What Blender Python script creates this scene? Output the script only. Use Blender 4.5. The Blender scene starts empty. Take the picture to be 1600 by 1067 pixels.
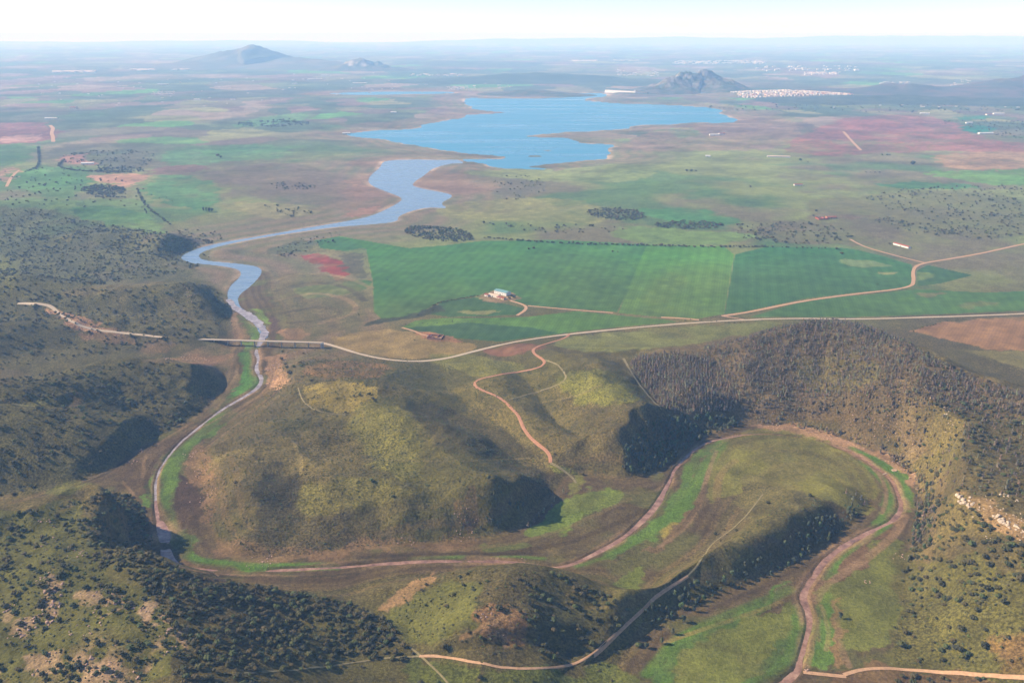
import bpy, bmesh, math, random
import numpy as np
from mathutils import Vector

C = bpy.context.scene
COL = C.collection
rng = np.random.default_rng(7)
random.seed(7)

# ------------------------------------------------------------------ camera, sky, sun, exposure
CAM_H, FPX, PW, PH = 600.0, 1386.0, 1600.0, 1067.0
PITCH = math.atan((PH / 2 - 52.0) / FPX)
cp, sp = math.cos(PITCH), math.sin(PITCH)
cam = bpy.data.cameras.new('camera')
cam.sensor_width = 36.0
cam.lens = 36.0 * FPX / PW
cam.clip_start, cam.clip_end = 1.0, 200000.0
camo = bpy.data.objects.new('camera', cam)
camo.location = (0, 0, CAM_H)
camo.rotation_euler = (math.radians(90) - PITCH, 0, 0)
COL.objects.link(camo)
C.camera = camo

SUN_EL = math.radians(31.0)
SUN_AZ = math.radians(-80.0)            # clockwise from +Y: the sun stands to the left and a little ahead
sd_ = Vector((math.sin(SUN_AZ) * math.cos(SUN_EL), math.cos(SUN_AZ) * math.cos(SUN_EL), math.sin(SUN_EL)))
w = bpy.data.worlds.new('World')
C.world = w
w.use_nodes = True
nt = w.node_tree
bg = nt.nodes['Background']
sky = nt.nodes.new('ShaderNodeTexSky')
sky.sky_type = 'NISHITA'
sky.sun_disc = False
sky.sun_elevation = SUN_EL
sky.sun_rotation = SUN_AZ
sky.altitude = 600
sky.air_density = 1.0
sky.dust_density = 0.0
sky.ozone_density = 3.0
wb = nt.nodes.new('ShaderNodeVectorMath')        # white balance of the whole sky
wb.operation = 'MULTIPLY'
wb.inputs[1].default_value = (0.90, 0.91, 1.14)
nt.links.new(sky.outputs[0], wb.inputs[0])
nt.links.new(wb.outputs[0], bg.inputs[0])
bg.inputs[1].default_value = 0.098
sl = bpy.data.lights.new('sun', 'SUN')
sl.energy = 5.0
sl.angle = math.radians(0.55)
sl.color = (1.0, 0.91, 0.77)
slo = bpy.data.objects.new('sun', sl)
slo.rotation_euler = (-sd_).to_track_quat('-Z', 'Y').to_euler()
slo.location = (0, 0, 900)
COL.objects.link(slo)
C.view_settings.view_transform = 'Standard'
C.view_settings.look = 'None'
C.view_settings.exposure = 0.82
C.view_settings.gamma = 1.0
C.view_settings.use_curve_mapping = False
C.render.engine = 'CYCLES'
C.cycles.max_bounces = 4
C.cycles.diffuse_bounces = 2
C.cycles.glossy_bounces = 2
C.cycles.transparent_max_bounces = 6
C.cycles.volume_bounces = 1
C.cycles.use_denoising = True
HAZE_DENSITY = 6.7e-5
HAZE_COLOR = (0.34, 0.61, 1.0)

# ------------------------------------------------------------------ numbers: noise, pixel <-> ground
def _hash(ix, iy, seed):
    h = (ix.astype(np.int64) * 374761393 + iy.astype(np.int64) * 668265263 + seed * 1442695041) & 0xFFFFFFFF
    h = ((h ^ (h >> 13)) * 1274126177) & 0xFFFFFFFF
    return ((h ^ (h >> 16)) & 0xFFFFFF).astype(np.float32) / np.float32(0xFFFFFF)

def vnoise(x, y, seed=0):
    fx, fy = np.floor(x), np.floor(y)
    ix, iy = fx.astype(np.int64), fy.astype(np.int64)
    tx, ty = (x - fx).astype(np.float32), (y - fy).astype(np.float32)
    tx = tx * tx * tx * (tx * (tx * 6 - 15) + 10)
    ty = ty * ty * ty * (ty * (ty * 6 - 15) + 10)
    a, b = _hash(ix, iy, seed), _hash(ix + 1, iy, seed)
    c, d = _hash(ix, iy + 1, seed), _hash(ix + 1, iy + 1, seed)
    return (a + (b - a) * tx) + ((c + (d - c) * tx) - (a + (b - a) * tx)) * ty

def fbm(x, y, scale, octaves=4, seed=0, gain=0.5):
    s, amp, tot = 0.0, 1.0, 0.0
    f = 1.0 / scale
    for o in range(octaves):
        ca, sa = math.cos(o * 1.1 + seed), math.sin(o * 1.1 + seed)
        s = s + amp * (vnoise((x * ca - y * sa) * f + 17.3 * o, (x * sa + y * ca) * f - 9.1 * o, seed * 31 + o) - 0.5)
        tot += amp * 0.5
        amp *= gain
        f *= 2.03
    return s / tot          # about -1..1 (mostly within +-0.6)

def ss(a, b, x):
    t = np.clip((x - a) / (b - a), 0, 1)
    return t * t * (3 - 2 * t)

def unproj(px, py, z=0.0):
    """pixel of the 1600x1067 photograph -> ground point at height z"""
    px, py = np.asarray(px, float), np.asarray(py, float)
    t = (py - PH / 2) / FPX
    fwd, dn = cp - t * sp, t * cp + sp
    s = (CAM_H - z) / np.maximum(dn, 1e-4)
    return (px - PW / 2) / FPX * s, fwd * s

def densify(pts, step=7.0, closed=False):
    pts = [tuple(map(float, p)) for p in pts]
    out = []
    n = len(pts)
    for i in range(n if closed else n - 1):
        a, b = np.array(pts[i]), np.array(pts[(i + 1) % n])
        k = max(1, int(np.hypot(*(b - a)[:2]) / step))
        for j in range(k):
            out.append(a + (b - a) * j / k)
    if not closed:
        out.append(np.array(pts[-1]))
    return np.array(out)

def smooth(pts, closed=False, it=2):
    """Chaikin corner cutting"""
    p = np.array([list(map(float, q)) for q in pts])
    for _ in range(it):
        if closed:
            q = np.roll(p, -1, 0)
            p = np.stack([p * .75 + q * .25, p * .25 + q * .75], 1).reshape(-1, p.shape[1])
        else:
            a, b = p[:-1], p[1:]
            m = np.stack([a * .75 + b * .25, a * .25 + b * .75], 1).reshape(-1, p.shape[1])
            p = np.vstack([p[:1], m[1:-1], p[-1:]])
    return p

def flat(pts, closed=True, z=0.0, step=7.0, it=2):
    """pixel outline -> world outline on the plane z"""
    p = densify(smooth(pts, closed, it), step, closed)
    x, y = unproj(p[:, 0], p[:, 1], z)
    return np.stack([x, y], 1)

def seg_dist(X, Y, line, closed=False, vals=None):
    """distance of every point to a polyline; with vals also the value interpolated along it and the side (+ left)"""
    A = np.asarray(line, float)
    B = np.roll(A, -1, 0) if closed else A[1:]
    A = A if closed else A[:-1]
    best = np.full(X.shape, 1e12, np.float32)
    bv = np.zeros(X.shape, np.float32)
    side = np.zeros(X.shape, np.float32)
    for i in range(len(A)):
        ax, ay = A[i]
        dx, dy = B[i] - A[i]
        L = dx * dx + dy * dy + 1e-9
        rx, ry = X - ax, Y - ay
        t = np.clip((rx * dx + ry * dy) / L, 0, 1)
        d = (rx - t * dx) ** 2 + (ry - t * dy) ** 2
        m = d < best
        best = np.where(m, d, best)
        if vals is not None:
            bv = np.where(m, vals[i] + (vals[i + 1] - vals[i]) * t, bv)
            side = np.where(m, np.sign(dx * ry - dy * rx), side)
    d = np.sqrt(best)
    return d if vals is None else (d, bv, side)

def inside(X, Y, poly):
    A = np.asarray(poly, float)
    B = np.roll(A, -1, 0)
    r = np.zeros(X.shape, bool)
    for (ax, ay), (bx, by) in zip(A, B):
        if ay == by:
            continue
        c = ((ay > Y) != (by > Y))
        if not c.any():
            continue
        r ^= c & (X < (bx - ax) * (Y - ay) / (by - ay) + ax)
    return r

def sdf(X, Y, poly, reach):
    """signed distance (+ outside), exact within reach of the outline, +-reach beyond"""
    P = np.asarray(poly)
    lo, hi = P.min(0) - reach, P.max(0) + reach
    out = np.full(X.shape, reach, np.float32)
    idx = np.nonzero((X > lo[0]) & (X < hi[0]) & (Y > lo[1]) & (Y < hi[1]))
    if len(idx[0]) == 0:
        return out
    x, y = X[idx], Y[idx]
    ins = inside(x, y, P)
    d = np.full(x.shape, float(reach), np.float32)
    Q = np.roll(P, -1, 0)
    # work segment by segment on the points near that segment (points sorted by y)
    order = np.argsort(y)
    ys, xs = y[order], x[order]
    dd = d[order].astype(np.float32) ** 2
    for (ax, ay), (bx, by) in zip(P, Q):
        i0 = np.searchsorted(ys, min(ay, by) - reach)
        i1 = np.searchsorted(ys, max(ay, by) + reach)
        if i1 <= i0:
            continue
        dx, dy = bx - ax, by - ay
        L = dx * dx + dy * dy + 1e-9
        rx, ry = xs[i0:i1] - ax, ys[i0:i1] - ay
        t = np.clip((rx * dx + ry * dy) / L, 0, 1)
        np.minimum(dd[i0:i1], (rx - t * dx) ** 2 + (ry - t * dy) ** 2, out=dd[i0:i1])
    d[order] = np.sqrt(dd)
    out[idx] = np.where(ins, -d, d)
    return out

# ------------------------------------------------------------------ the ground grid: rows spread with distance
NR, NC = 960, 1240
_py = np.concatenate([np.linspace(1900, 1190, 31)[:-1], np.linspace(1190, 300, int(NR * .80) - 30), np.linspace(300, 70, NR - int(NR * .80) + 1)[1:]])
ROWY = unproj(800 + 0 * _py, _py)[1]
ROWY = np.concatenate([ROWY[:-1], [64000.0]])
TAN = np.concatenate([np.linspace(-1.5, -.765, 50)[:-1], np.linspace(-.765, .765, NC - 98), np.linspace(.765, 1.5, 50)[1:]])
GY = np.repeat(ROWY[:, None], NC, 1)
GX = GY * TAN[None, :]

# water outlines, digitised on the water plane z = 0
LAKE = [(727,152),(760,155),(800,154),(845,154),(888,153),(893,146),(945,146),(950,150),(908,156),(935,160),(990,163),(1060,165),(1095,167),
 (1135,172),(1122,178),(1150,184),(1156,190),(1125,193),(1072,192),(1040,196),(985,196),(977,202),(915,205),(832,211),(834,214),(895,217),(915,226),(975,228),
 (948,237),(962,246),(915,252),(840,257),(834,260),(867,263),(811,264),(767,258),(744,254),(707,252),(716,249),(780,247.5),(800,246),(796,243),(725,239),(695,237),(668,230),
 (615,225),(600,215),(522,213),(560,209),(582,205),(655,202),(660,195),(720,185),(738,178),(800,176),(742,172),(727,162)]
INLET = [(597,251),(650,249),(690,250.5),(716,249),(728,256),(707,255),(677,263),(667,272),(644,287),(649,293),(700,302),(711,307),(687,318),(704,327),(667,323),(622,337),
 (624,347),(567,352),(534,354),(500,358),(417,370),(354,382),(320,392),(310,400),(320,407),(354,410),(384,413),(408,417),(412,427),(394,447),(372,463),(377,480),
 (390,490),(404,502),(416,512),(420,527),(412,530),(402,520),(397,506),(384,488),(360,477),(352,463),(357,447),(375,432),(374,422),(354,417),(320,413),(300,412),(280,405),(284,398),(310,387),
 (350,378),(400,370),(467,358),(534,347),(580,338),(617,320),(631,310),(604,300),(574,288),(576,275),(594,262)]
UPPER_LAKE = [(500,147),(560,144),(640,143),(720,144),(700,147),(620,148),(560,149)]
# brown river: centre line px, py, width in metres
RIVER = [(357,468,10),(366,481,18),(384,490,20),(400,503,17),(412,513,15),(417,522,14),(408,533,14),(399,550,12),(405,560,12),(399,578,13),(411,593,15),(403,607,12),(377,623,9),(347,640,8),(320,660,8),(300,677,7),(283,690,7),
 (263,713,7),(250,733,7),(243,753,6),(243,775,6),(244,795,7),(249,812,18),(256,835,25),(257,856,29),(264,876,27),(283,886,11),(334,892,8),(400,893,8),(467,890,9),(534,887,10),
 (601,881,11),(667,877,12),(767,877,10),(817,879,7),(860,886,5),(878,886,7),(900,880,9),(927,867,10),(954,853,11),(980,837,12),(1001,817,12),(1021,797,12),(1034,777,12),(1047,752,9),(1051,738,7),
 (1064,723,6),(1080,706,7),(1105,691,8),(1127,686,7),(1165,679,3),(1230,680,3),(1290,691,4),(1307,699,7),(1337,709,8),(1372,734,9),(1394,749,9),(1403,771,9),(1410,793,13),(1400,810,12),(1386,819,7),(1353,834,10),
 (1326,850,13),(1306,861,12),(1286,880,12),(1270,903,13),(1257,923,13),(1254,937,13),(1263,957,12),(1266,977,10),(1258,1003,8),(1251,1033,10),(1243,1053,12),(1226,1067,14),(1190,1095,14),(1150,1150,14)]
# the flat valley floor along the river
VALLEY = [(362,440),(352,465),(362,490),(378,515),(378,532),(366,552),(368,575),(350,610),(330,642),(296,662),(250,682),(226,702),(205,718),(170,742),(110,763),(50,781),(-20,802),(-120,835),
 (-120,850),(-20,822),(60,800),(120,782),(172,764),(215,772),(232,795),(236,812),(240,840),(242,868),(262,893),(300,905),(400,914),(480,917),(534,916),(575,905),(620,894),(680,889),(760,886),(830,886),(880,894),(935,888),
 (972,903),(985,922),(1000,920),(1012,902),(1060,872),(1090,845),(1112,810),(1135,770),(1180,742),(1240,735),(1300,745),(1345,765),(1368,790),(1352,812),(1330,832),(1290,862),(1240,885),(1190,910),(1130,935),(1075,955),(1030,978),
 (1005,1000),(990,1030),(970,1070),(940,1150),(1440,1150),(1400,1060),(1385,1020),(1392,970),(1404,925),(1412,880),(1422,840),(1432,795),(1430,755),(1400,722),(1345,695),(1280,678),(1210,664),(1165,662),(1125,676),(1080,694),(1052,722),
 (1020,745),(985,755),(960,752),(900,742),(880,762),(855,798),(805,838),(740,852),(640,855),(534,864),(460,873),(410,880),(360,870),(332,850),(318,815),(318,790),(310,760),(294,733),(295,703),(320,686),(350,664),
 (377,640),(413,612),(424,585),(420,560),(440,532),(452,505),(440,478),(420,455),(425,428),(400,420)]
# ridges: (px, py, height m) along the crest, width to the left and right of the walking direction, steepness
RIDGES = [
 ([(-120,322,52),(-20,318,50),(60,322,44),(110,338,26)], 330, 260),
 ([(120,372,14),(185,364,30),(240,362,40),(285,374,42),(300,382,30)], 150, 105),
 ([(-150,420,55),(0,436,52),(120,453,46),(200,447,52),(260,441,58),(312,446,56),(328,452,50)], 210, 150),
 ([(-60,520,40),(60,505,34),(160,500,26),(240,505,22),(300,520,16)], 200, 130),
 ([(-150,590,70),(-20,598,66),(60,606,58),(120,585,48),(180,568,46),(250,568,44),(300,580,40),(318,602,26)], 150, 200),
 ([(-100,640,70),(40,650,55),(140,660,40),(210,675,24)], 160, 190),
 ([(-120,810,70),(0,800,64),(60,788,60),(110,770,60),(150,762,62),(185,778,62)], 80, 190),
 ([(185,778,62),(205,800,64),(212,830,64),(210,862,62),(225,890,58)], 88, 150),
 ([(212,850,62),(208,905,66),(245,940,66),(272,1000,64),(285,1080,60),(290,1180,60)], 200, 420),
 ([(225,885,60),(300,902,48),(380,914,38),(460,926,30),(540,948,20),(600,985,10)], 70, 150),
 ([(620,915,14),(700,897,26),(765,891,38),(830,890,44),(890,905,36),(960,940,18)], 75, 120),
 ([(820,892,44),(795,930,46),(775,965,44),(780,1010,24)], 150, 130),
 ([(470,575,20),(520,590,28),(580,608,33),(640,640,36),(690,690,33),(720,735,38),(750,750,40)], 170, 190),
 ([(540,600,31),(470,660,30),(420,720,29),(385,760,27),(360,810,19)], 210, 210),
 ([(430,725,30),(520,745,31),(600,755,35),(680,750,39),(750,748,48),(785,756,42)], 190, 130),
 ([(760,748,50),(765,790,40),(752,825,20)], 62, 60),
 ([(520,800,36),(600,790,42),(690,785,44),(720,800,40)], 90, 110),
 ([(850,560,18),(920,572,40),(965,600,52),(1010,640,60),(1040,662,58)], 150, 150),
 ([(1020,650,60),(990,680,60),(965,705,54),(950,730,36)], 66, 170),
 ([(770,575,12),(800,640,26),(850,680,26),(900,690,32)], 100, 110),
 ([(990,560,22),(1080,555,44),(1160,540,68),(1230,520,76),(1295,506,82),(1360,519,87),(1420,546,94),(1480,585,92),(1560,612,84),(1700,640,80)], 150, 330),
 ([(1395,556,88),(1430,590,92),(1480,640,88),(1530,720,84),(1570,790,80),(1640,830,84),(1760,880,95)], 300, 250),
 ([(1080,600,44),(1160,610,48),(1250,630,50),(1340,665,48),(1420,720,46),(1470,780,46)], 120, 120),
 ([(1500,780,66),(1520,870,50),(1600,960,40),(1750,1050,40)], 180, 160),
 ([(1500,600,84),(1570,622,88),(1650,665,96),(1760,730,110),(1900,800,120)], 300, 420),
 ([(985,975,24),(1030,940,30),(1090,898,36),(1160,858,40),(1225,818,40),(1280,790,30),(1325,785,16)], 120, 62),
 ([(1120,1010,9),(1180,985,10),(1160,1040,10),(1080,1090,9)], 70, 70),
]
# gullies and hollows: centre line px, py, depth m, half width
HOLLOWS = [
 ([(455,745,4),(440,790,8),(432,830,6)], 60),
 ([(640,640,8),(700,650,22),(760,655,18),(830,690,14),(870,720,8)], 85),
 ([(560,815,6),(545,850,6)], 35),
 ([(670,770,4),(690,800,7),(690,840,5)], 40),
 ([(490,830,7),(485,870,9)], 30),
 ([(590,530,8),(660,540,14),(740,545,12),(800,550,6)], 60),
 ([(1150,655,4),(1130,620,14),(1120,580,10)], 60),
 ([(560,460,2),(620,498,8),(660,494,9),(705,470,3)], 40),
]
def plain(X, Y):
    """gentle relief of the wide plain"""
    near = ss(1500, 3200, Y)
    z = 9 + 7 * fbm(X, Y, 900, 3, 3) * near + 5 * fbm(X, Y, 330, 3, 5)
    z = z + 26 * fbm(X, Y, 3800, 3, 9) * ss(4500, 9000, Y)
    return 3 + np.logaddexp(0, (z - 3) / 3) * 3

def build_heights(X, Y):
    acc = np.zeros(X.shape, np.float32)
    wx = X + 22 * fbm(X, Y, 170, 3, 11)
    wy = Y + 22 * fbm(X, Y, 170, 3, 12)
    for pts, wl, wr in RIDGES:
        p = densify(smooth(pts, False, 2), 18)
        x, y = unproj(p[:, 0], p[:, 1], p[:, 2])
        R = max(wl, wr) * 1.15
        m = (X > x.min() - R) & (X < x.max() + R) & (Y > y.min() - R) & (Y < y.max() + R)
        if not m.any():
            continue
        d, h, side = seg_dist(wx[m], wy[m], np.stack([x, y], 1), False, p[:, 2])
        t = np.clip(d / np.where(side > 0, wl, wr), 0, 1)
        b = h * (1 - t * t * (3 - 2 * t)) * (1 - .15 * t)
        acc[m] += b ** 8
    hill = acc ** 0.125
    for pts, wdt in HOLLOWS:
        p = densify(smooth(pts, False, 2), 14)
        x, y = unproj(p[:, 0], p[:, 1], 25)
        R = wdt * 1.2
        m = (X > x.min() - R) & (X < x.max() + R) & (Y > y.min() - R) & (Y < y.max() + R)
        d, h, _ = seg_dist(wx[m], wy[m], np.stack([x, y], 1), False, p[:, 2])
        t = np.clip(d / wdt, 0, 1)
        hill[m] -= np.minimum(h * (1 - t * t * (3 - 2 * t)), hill[m] * .8)
    rough = ss(4, 26, hill)
    g = fbm(wx, wy, 120, 4, 21)
    hill = hill + rough * (8 * g - 6 * np.abs(fbm(wx, wy, 80, 3, 23)) + 1.8 * fbm(X, Y, 24, 3, 27))
    dv = sdf(X, Y, flat(VALLEY, True), 320)
    _f2 = ss(2600, 3600, Y)
    lxw, lyw = X + _f2 * (60 * fbm(X, Y, 300, 4, 37, .6)), Y + _f2 * (110 * fbm(X, Y, 300, 4, 38, .6))
    dl = np.minimum(sdf(lxw, lyw, LAKE_W, 1500), sdf(X, Y, INLET_W, 700))
    dl = np.minimum(dl, sdf(X, Y, UPLAKE_W, 900))
    for P in ISLANDS:
        e = sdf(X, Y, P, 80)
        dl = np.where(e < 0, np.maximum(dl, -e), dl)
    wob = 1 + .7 * fbm(X, Y, 90, 3, 33)
    up = ss(0, 60, dv * wob)
    low = plain(X, Y) * ss(0, 260, dv) * ss(5, 450, dl)
    z = low + np.maximum(hill, 0) * up * ss(4, 90, dl)
    # valley floor: slight terraces, and the bed of the river
    inv = 1 - ss(-4, 14, dv)
    z = z + inv * (1.1 + .7 * fbm(X, Y, 45, 3, 35)) * ss(0, 60, dl)
    lx, ly = unproj(RIV[:, 0], RIV[:, 1])
    m = (Y < 2150) & (dv < 60)
    d, wv, _ = seg_dist(X[m], Y[m], np.stack([lx, ly], 1), False, RIV[:, 2])
    z[m] -= 1.7 * (1 - ss(.3, 1.25, d / (wv * .5)))
    z = z + .6 * ss(0, 18, dl) - 1.6 * (1 - ss(-14, 0, dl))
    return z.astype(np.float32), dv, dl, hill

RIV = densify(smooth(RIVER, False, 2), 8)
LAKE_W, INLET_W, UPLAKE_W = flat(LAKE, True, 0, 10, 1), flat(INLET, True, 0, 9, 2), flat(UPPER_LAKE, True, 0, 10, 2)
ISLANDS = [flat(q, True, 0, 4, 2) for q in ([(818,244.6),(835,242.6),(852,244.4),(838,246.2)], [(846,235.6),(856,234.4),(866,235.8),(855,236.8)], [(820,213.6),(832,211.4),(850,213),(832,214.8)])]
GZ, G_DV, G_DL, G_HILL = build_heights(GX, GY)

def grid_index(x, y):
    x, y = np.asarray(x, float), np.asarray(y, float)
    r = np.interp(y, ROWY, np.arange(NR))
    c = np.interp(x / np.maximum(y, 1.0), TAN, np.arange(NC))
    return np.clip(r, 0, NR - 1.001), np.clip(c, 0, NC - 1.001)

def sample(grid, x, y):
    r, c = grid_index(x, y)
    i, j = r.astype(int), c.astype(int)
    a, b = r - i, c - j
    return grid[i, j] * (1 - a) * (1 - b) + grid[i + 1, j] * a * (1 - b) + grid[i, j + 1] * (1 - a) * b + grid[i + 1, j + 1] * a * b

def ground(x, y):
    return sample(GZ, x, y)

def on_ground(px, py):
    """the point of the terrain that the camera sees at a pixel"""
    px, py = np.atleast_1d(np.asarray(px, float)), np.atleast_1d(np.asarray(py, float))
    t = (py - PH / 2) / FPX
    fwd, dn = cp - t * sp, t * cp + sp
    tan = (px - PW / 2) / FPX / fwd
    c = np.clip(np.interp(tan, TAN, np.arange(NC)), 0, NC - 1.001)
    j = c.astype(int)
    b = (c - j)
    zz = GZ[:, j] * (1 - b) + GZ[:, j + 1] * b            # rows x rays
    ray = CAM_H - ROWY[:, None] * (dn / fwd)[None, :]
    below = ray < zz
    i = np.argmax(below, 0)
    i = np.where(below.any(0), np.maximum(i, 1), NR - 1)
    k = np.arange(len(px))
    d0, d1 = (ray - zz)[i - 1, k], (zz - ray)[i, k]
    f = np.clip(d0 / np.maximum(d0 + d1, 1e-6), 0, 1)
    y = ROWY[i - 1] + (ROWY[i] - ROWY[i - 1]) * f
    return tan * y, y

def drape(pts, closed=True, step=6.0, it=2):
    p = densify(smooth(pts, closed, it) if it else pts, step, closed)
    x, y = on_ground(p[:, 0], p[:, 1])
    return np.stack([x, y], 1)

# ------------------------------------------------------------------ helpers for objects
def tag(o, label=None, category=None, group=None, kind=None):
    if label: o['label'] = label
    if category: o['category'] = category
    if group: o['group'] = group
    if kind: o['kind'] = kind
    return o

def mesh_obj(name, verts, faces, mats, parent=None, smooth_shade=False, mat_idx=None):
    me = bpy.data.meshes.new(name)
    me.from_pydata([tuple(map(float, v)) for v in verts], [], [tuple(map(int, f)) for f in faces])
    for m in (mats if isinstance(mats, (list, tuple)) else [mats]):
        me.materials.append(m)
    if mat_idx is not None:
        me.polygons.foreach_set('material_index', np.asarray(mat_idx, np.int32))
    if smooth_shade:
        me.polygons.foreach_set('use_smooth', np.ones(len(me.polygons), bool))
    me.update()
    o = bpy.data.objects.new(name, me)
    COL.objects.link(o)
    if parent is not None:
        o.parent = parent
    return o
# ------------------------------------------------------------------ land cover: one colour per ground vertex
def lin(c):
    c = np.asarray(c, float) / 255
    return np.where(c <= .04045, c / 12.92, ((c + .055) / 1.055) ** 2.4)

def mix(a, b, t):
    return a + (np.asarray(b) - a) * np.asarray(t)[..., None]

PXM = np.hypot(GY, CAM_H) / FPX               # metres per photograph pixel at each vertex, sideways
W1 = fbm(GX, GY, 42, 5, 41, .62)
W2 = fbm(GX, GY, 42, 5, 42, .62)
_f = ss(1900, 4000, GY)
WX = GX + W1 * (24 + 30 * _f) + 110 * _f * fbm(GX, GY, 420, 4, 43)
WY = GY + W2 * (24 + 40 * _f) + 150 * _f * fbm(GX, GY, 420, 4, 44)
N_BIG, N_MID, N_SML = fbm(GX, GY, 520, 4, 51), fbm(GX, GY, 140, 4, 52), fbm(GX, GY, 28, 4, 53)

# patchwork of the far plain (jittered cells, each with one colour)
def patchwork(X, Y, cx, cy, seed):
    gx, gy = X / cx, Y / cy
    ix, iy = np.floor(gx).astype(np.int64), np.floor(gy).astype(np.int64)
    best = np.full(X.shape, 1e9, np.float32)
    val = np.zeros(X.shape, np.float32)
    for dx in (-1, 0, 1):
        for dy in (-1, 0, 1):
            jx, jy = ix + dx, iy + dy
            px = jx + _hash(jx, jy, seed)
            py = jy + _hash(jx, jy, seed + 1)
            d = np.abs(px - gx) + np.abs(py - gy)
            m = d < best
            best = np.where(m, d, best)
            val = np.where(m, _hash(jx, jy, seed + 2), val)
    return val

near_grass, near_scrub, gold = lin((100, 98, 48)), lin((100, 92, 58)), lin((138, 126, 66))
cover = np.empty((NR, NC, 3))
cover[:] = near_grass
cover = mix(cover, near_scrub, ss(-.25, .35, N_BIG + .6 * N_MID))
cover = mix(cover, gold, .5 * ss(.1, .6, fbm(GX, GY, 210, 3, 54) + .35 * N_SML))
mid = mix(np.broadcast_to(lin((126, 130, 72)), cover.shape), lin((118, 108, 76)), ss(-.3, .3, N_BIG + .5 * N_MID))
mid = mix(mid, lin((84, 112, 58)), .8 * ss(.12, .4, fbm(GX, GY, 420, 4, 55)))
cover = mix(cover, mid, ss(1700, 2300, GY))
PAL = np.array([lin(c) for c in ((98, 104, 66), (86, 94, 66), (118, 96, 84), (110, 92, 80), (84, 122, 60), (112, 106, 74), (72, 84, 60), (132, 114, 94), (104, 96, 72), (78, 86, 62), (122, 118, 78), (96, 84, 70))])
fx, fy = GX + 160 * fbm(GX, GY, 900, 3, 57), GY + 160 * fbm(GX, GY, 900, 3, 58)
cell = np.where(GY > 9000, patchwork(fx, fy, 620, 900, 61), patchwork(fx, fy, 300, 420, 71))
far = 1.18 * PAL[np.minimum((cell * len(PAL)).astype(int), len(PAL) - 1)]
far = mix(far, lin((70, 84, 62)), .75 * ss(.05, .3, fbm(GX, GY, 1500, 4, 59)))
cover = mix(cover, far, ss(4200, 6200, GY + 900 * fbm(GX, GY, 1500, 2, 60)))
# shores of the lake: bare drawdown bands that follow the water line
band = .5 + .5 * np.sin(G_DL / 13 + 2.2 * fbm(GX, GY, 220, 3, 63))
shore = mix(np.broadcast_to(lin((134, 112, 88)), cover.shape), lin((112, 106, 76)), band)
shore = mix(shore, lin((140, 110, 88)), ss(.1, .5, fbm(GX, GY, 600, 3, 64)) * ss(2500, 3500, GY))
cover = mix(cover, shore, (1 - ss(120, 420, G_DL + 90 * N_MID)) * .85)
cover = mix(cover, lin((190, 160, 130)), (1 - ss(2, 14 + GY / 260, np.abs(G_DL))) * .8 * ss(-.3, .3, N_MID))
# valley floor: mud terraces in contour lines
tb = .5 + .5 * np.sin(G_DV / 2.6 + 3 * fbm(GX, GY, 120, 3, 65))
bank = mix(np.broadcast_to(lin((104, 90, 64)), cover.shape), lin((82, 68, 52)), tb * .7)
bank = mix(bank, lin((96, 106, 50)), .6 * ss(.05, .4, fbm(GX, GY, 60, 3, 66)))
cover = mix(cover, bank, 1 - ss(-2, 9, G_DV + 5 * N_SML))
t2 = ss(.35, .9, .5 + .5 * np.sin(G_DV / 3.4 + 2 * fbm(GX, GY, 110, 3, 67)))
rim = ss(0, 5, G_DV) * (1 - ss(22, 60, G_DV + 30 * N_MID))
cover = mix(cover, lin((136, 112, 84)), rim * t2 * .35)

speck = (.55 + .45 * N_MID) * (1 - ss(2600, 5200, GY)) * ss(0, 10, G_DV)     # how densely small shrubs dot the ground
speck = np.where(G_DV < 0, .15, speck)

def paint(pts, rgb, soft=1.0, amt=1.0, warp=True, sp=None, it=2, vary=.0, plane=None):
    """colour an outline digitised in the photograph; it is laid on the terrain and softened in metres"""
    global cover, speck
    P = drape(pts, True, 6, it) if plane is None else flat(pts, True, plane, 6, it)
    X, Y = (WX, WY) if warp else (GX, GY)
    m = (GX > P[:, 0].min() - 400) & (GX < P[:, 0].max() + 400) & (GY > P[:, 1].min() - 400) & (GY < P[:, 1].max() + 400)
    if not m.any():
        return P
    s = np.maximum(soft * PXM[m], .5)
    d = sdf(X[m], Y[m], P, float(max(30, s.max() * 1.6)))
    k = (1 - ss(-s, s, d)) * amt
    c = lin(rgb)
    if warp:
        c = c * (1 + .16 * N_SML[m] + .22 * N_MID[m])[:, None]
        k = k * (1 - .35 * ss(.1, .5, fbm(GX[m], GY[m], 75, 4, 79)))
    if vary:
        k = k * np.clip(1 - vary + vary * 2 * ss(-.3, .4, N_SML[m] + N_MID[m]), 0, 1)
    cm = cover[m]
    cover[m] = mix(cm, c, k)
    if sp is not None:
        speck[m] = speck[m] + (sp - speck[m]) * k
    return P

def line(pts, width, rgb, amt=.8, soft=.6, far=False):
    """a worn line or band on the ground, width in metres"""
    global cover
    L = drape(pts, False, 5, 2)
    m = (GX > L[:, 0].min() - 60) & (GX < L[:, 0].max() + 60) & (GY > L[:, 1].min() - 60) & (GY < L[:, 1].max() + 60)
    d = seg_dist(GX[m] + 3 * W1[m], GY[m] + 3 * W2[m], L)
    k = (1 - ss(width * .5 - soft, width * .5 + soft + .6, d)) * amt * np.clip(.75 + .8 * fbm(GX[m], GY[m], 60, 3, 83), 0, 1)
    cover[m] = mix(cover[m], lin(rgb), k)

def oval(cx, cy, rx, ry, n=14, rot=0.0):
    a = np.linspace(0, 2 * math.pi, n, endpoint=False)
    x, y = rx * np.cos(a), ry * np.sin(a)
    return np.stack([cx + x * math.cos(rot) - y * math.sin(rot), cy + x * math.sin(rot) + y * math.cos(rot)], 1)

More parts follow.
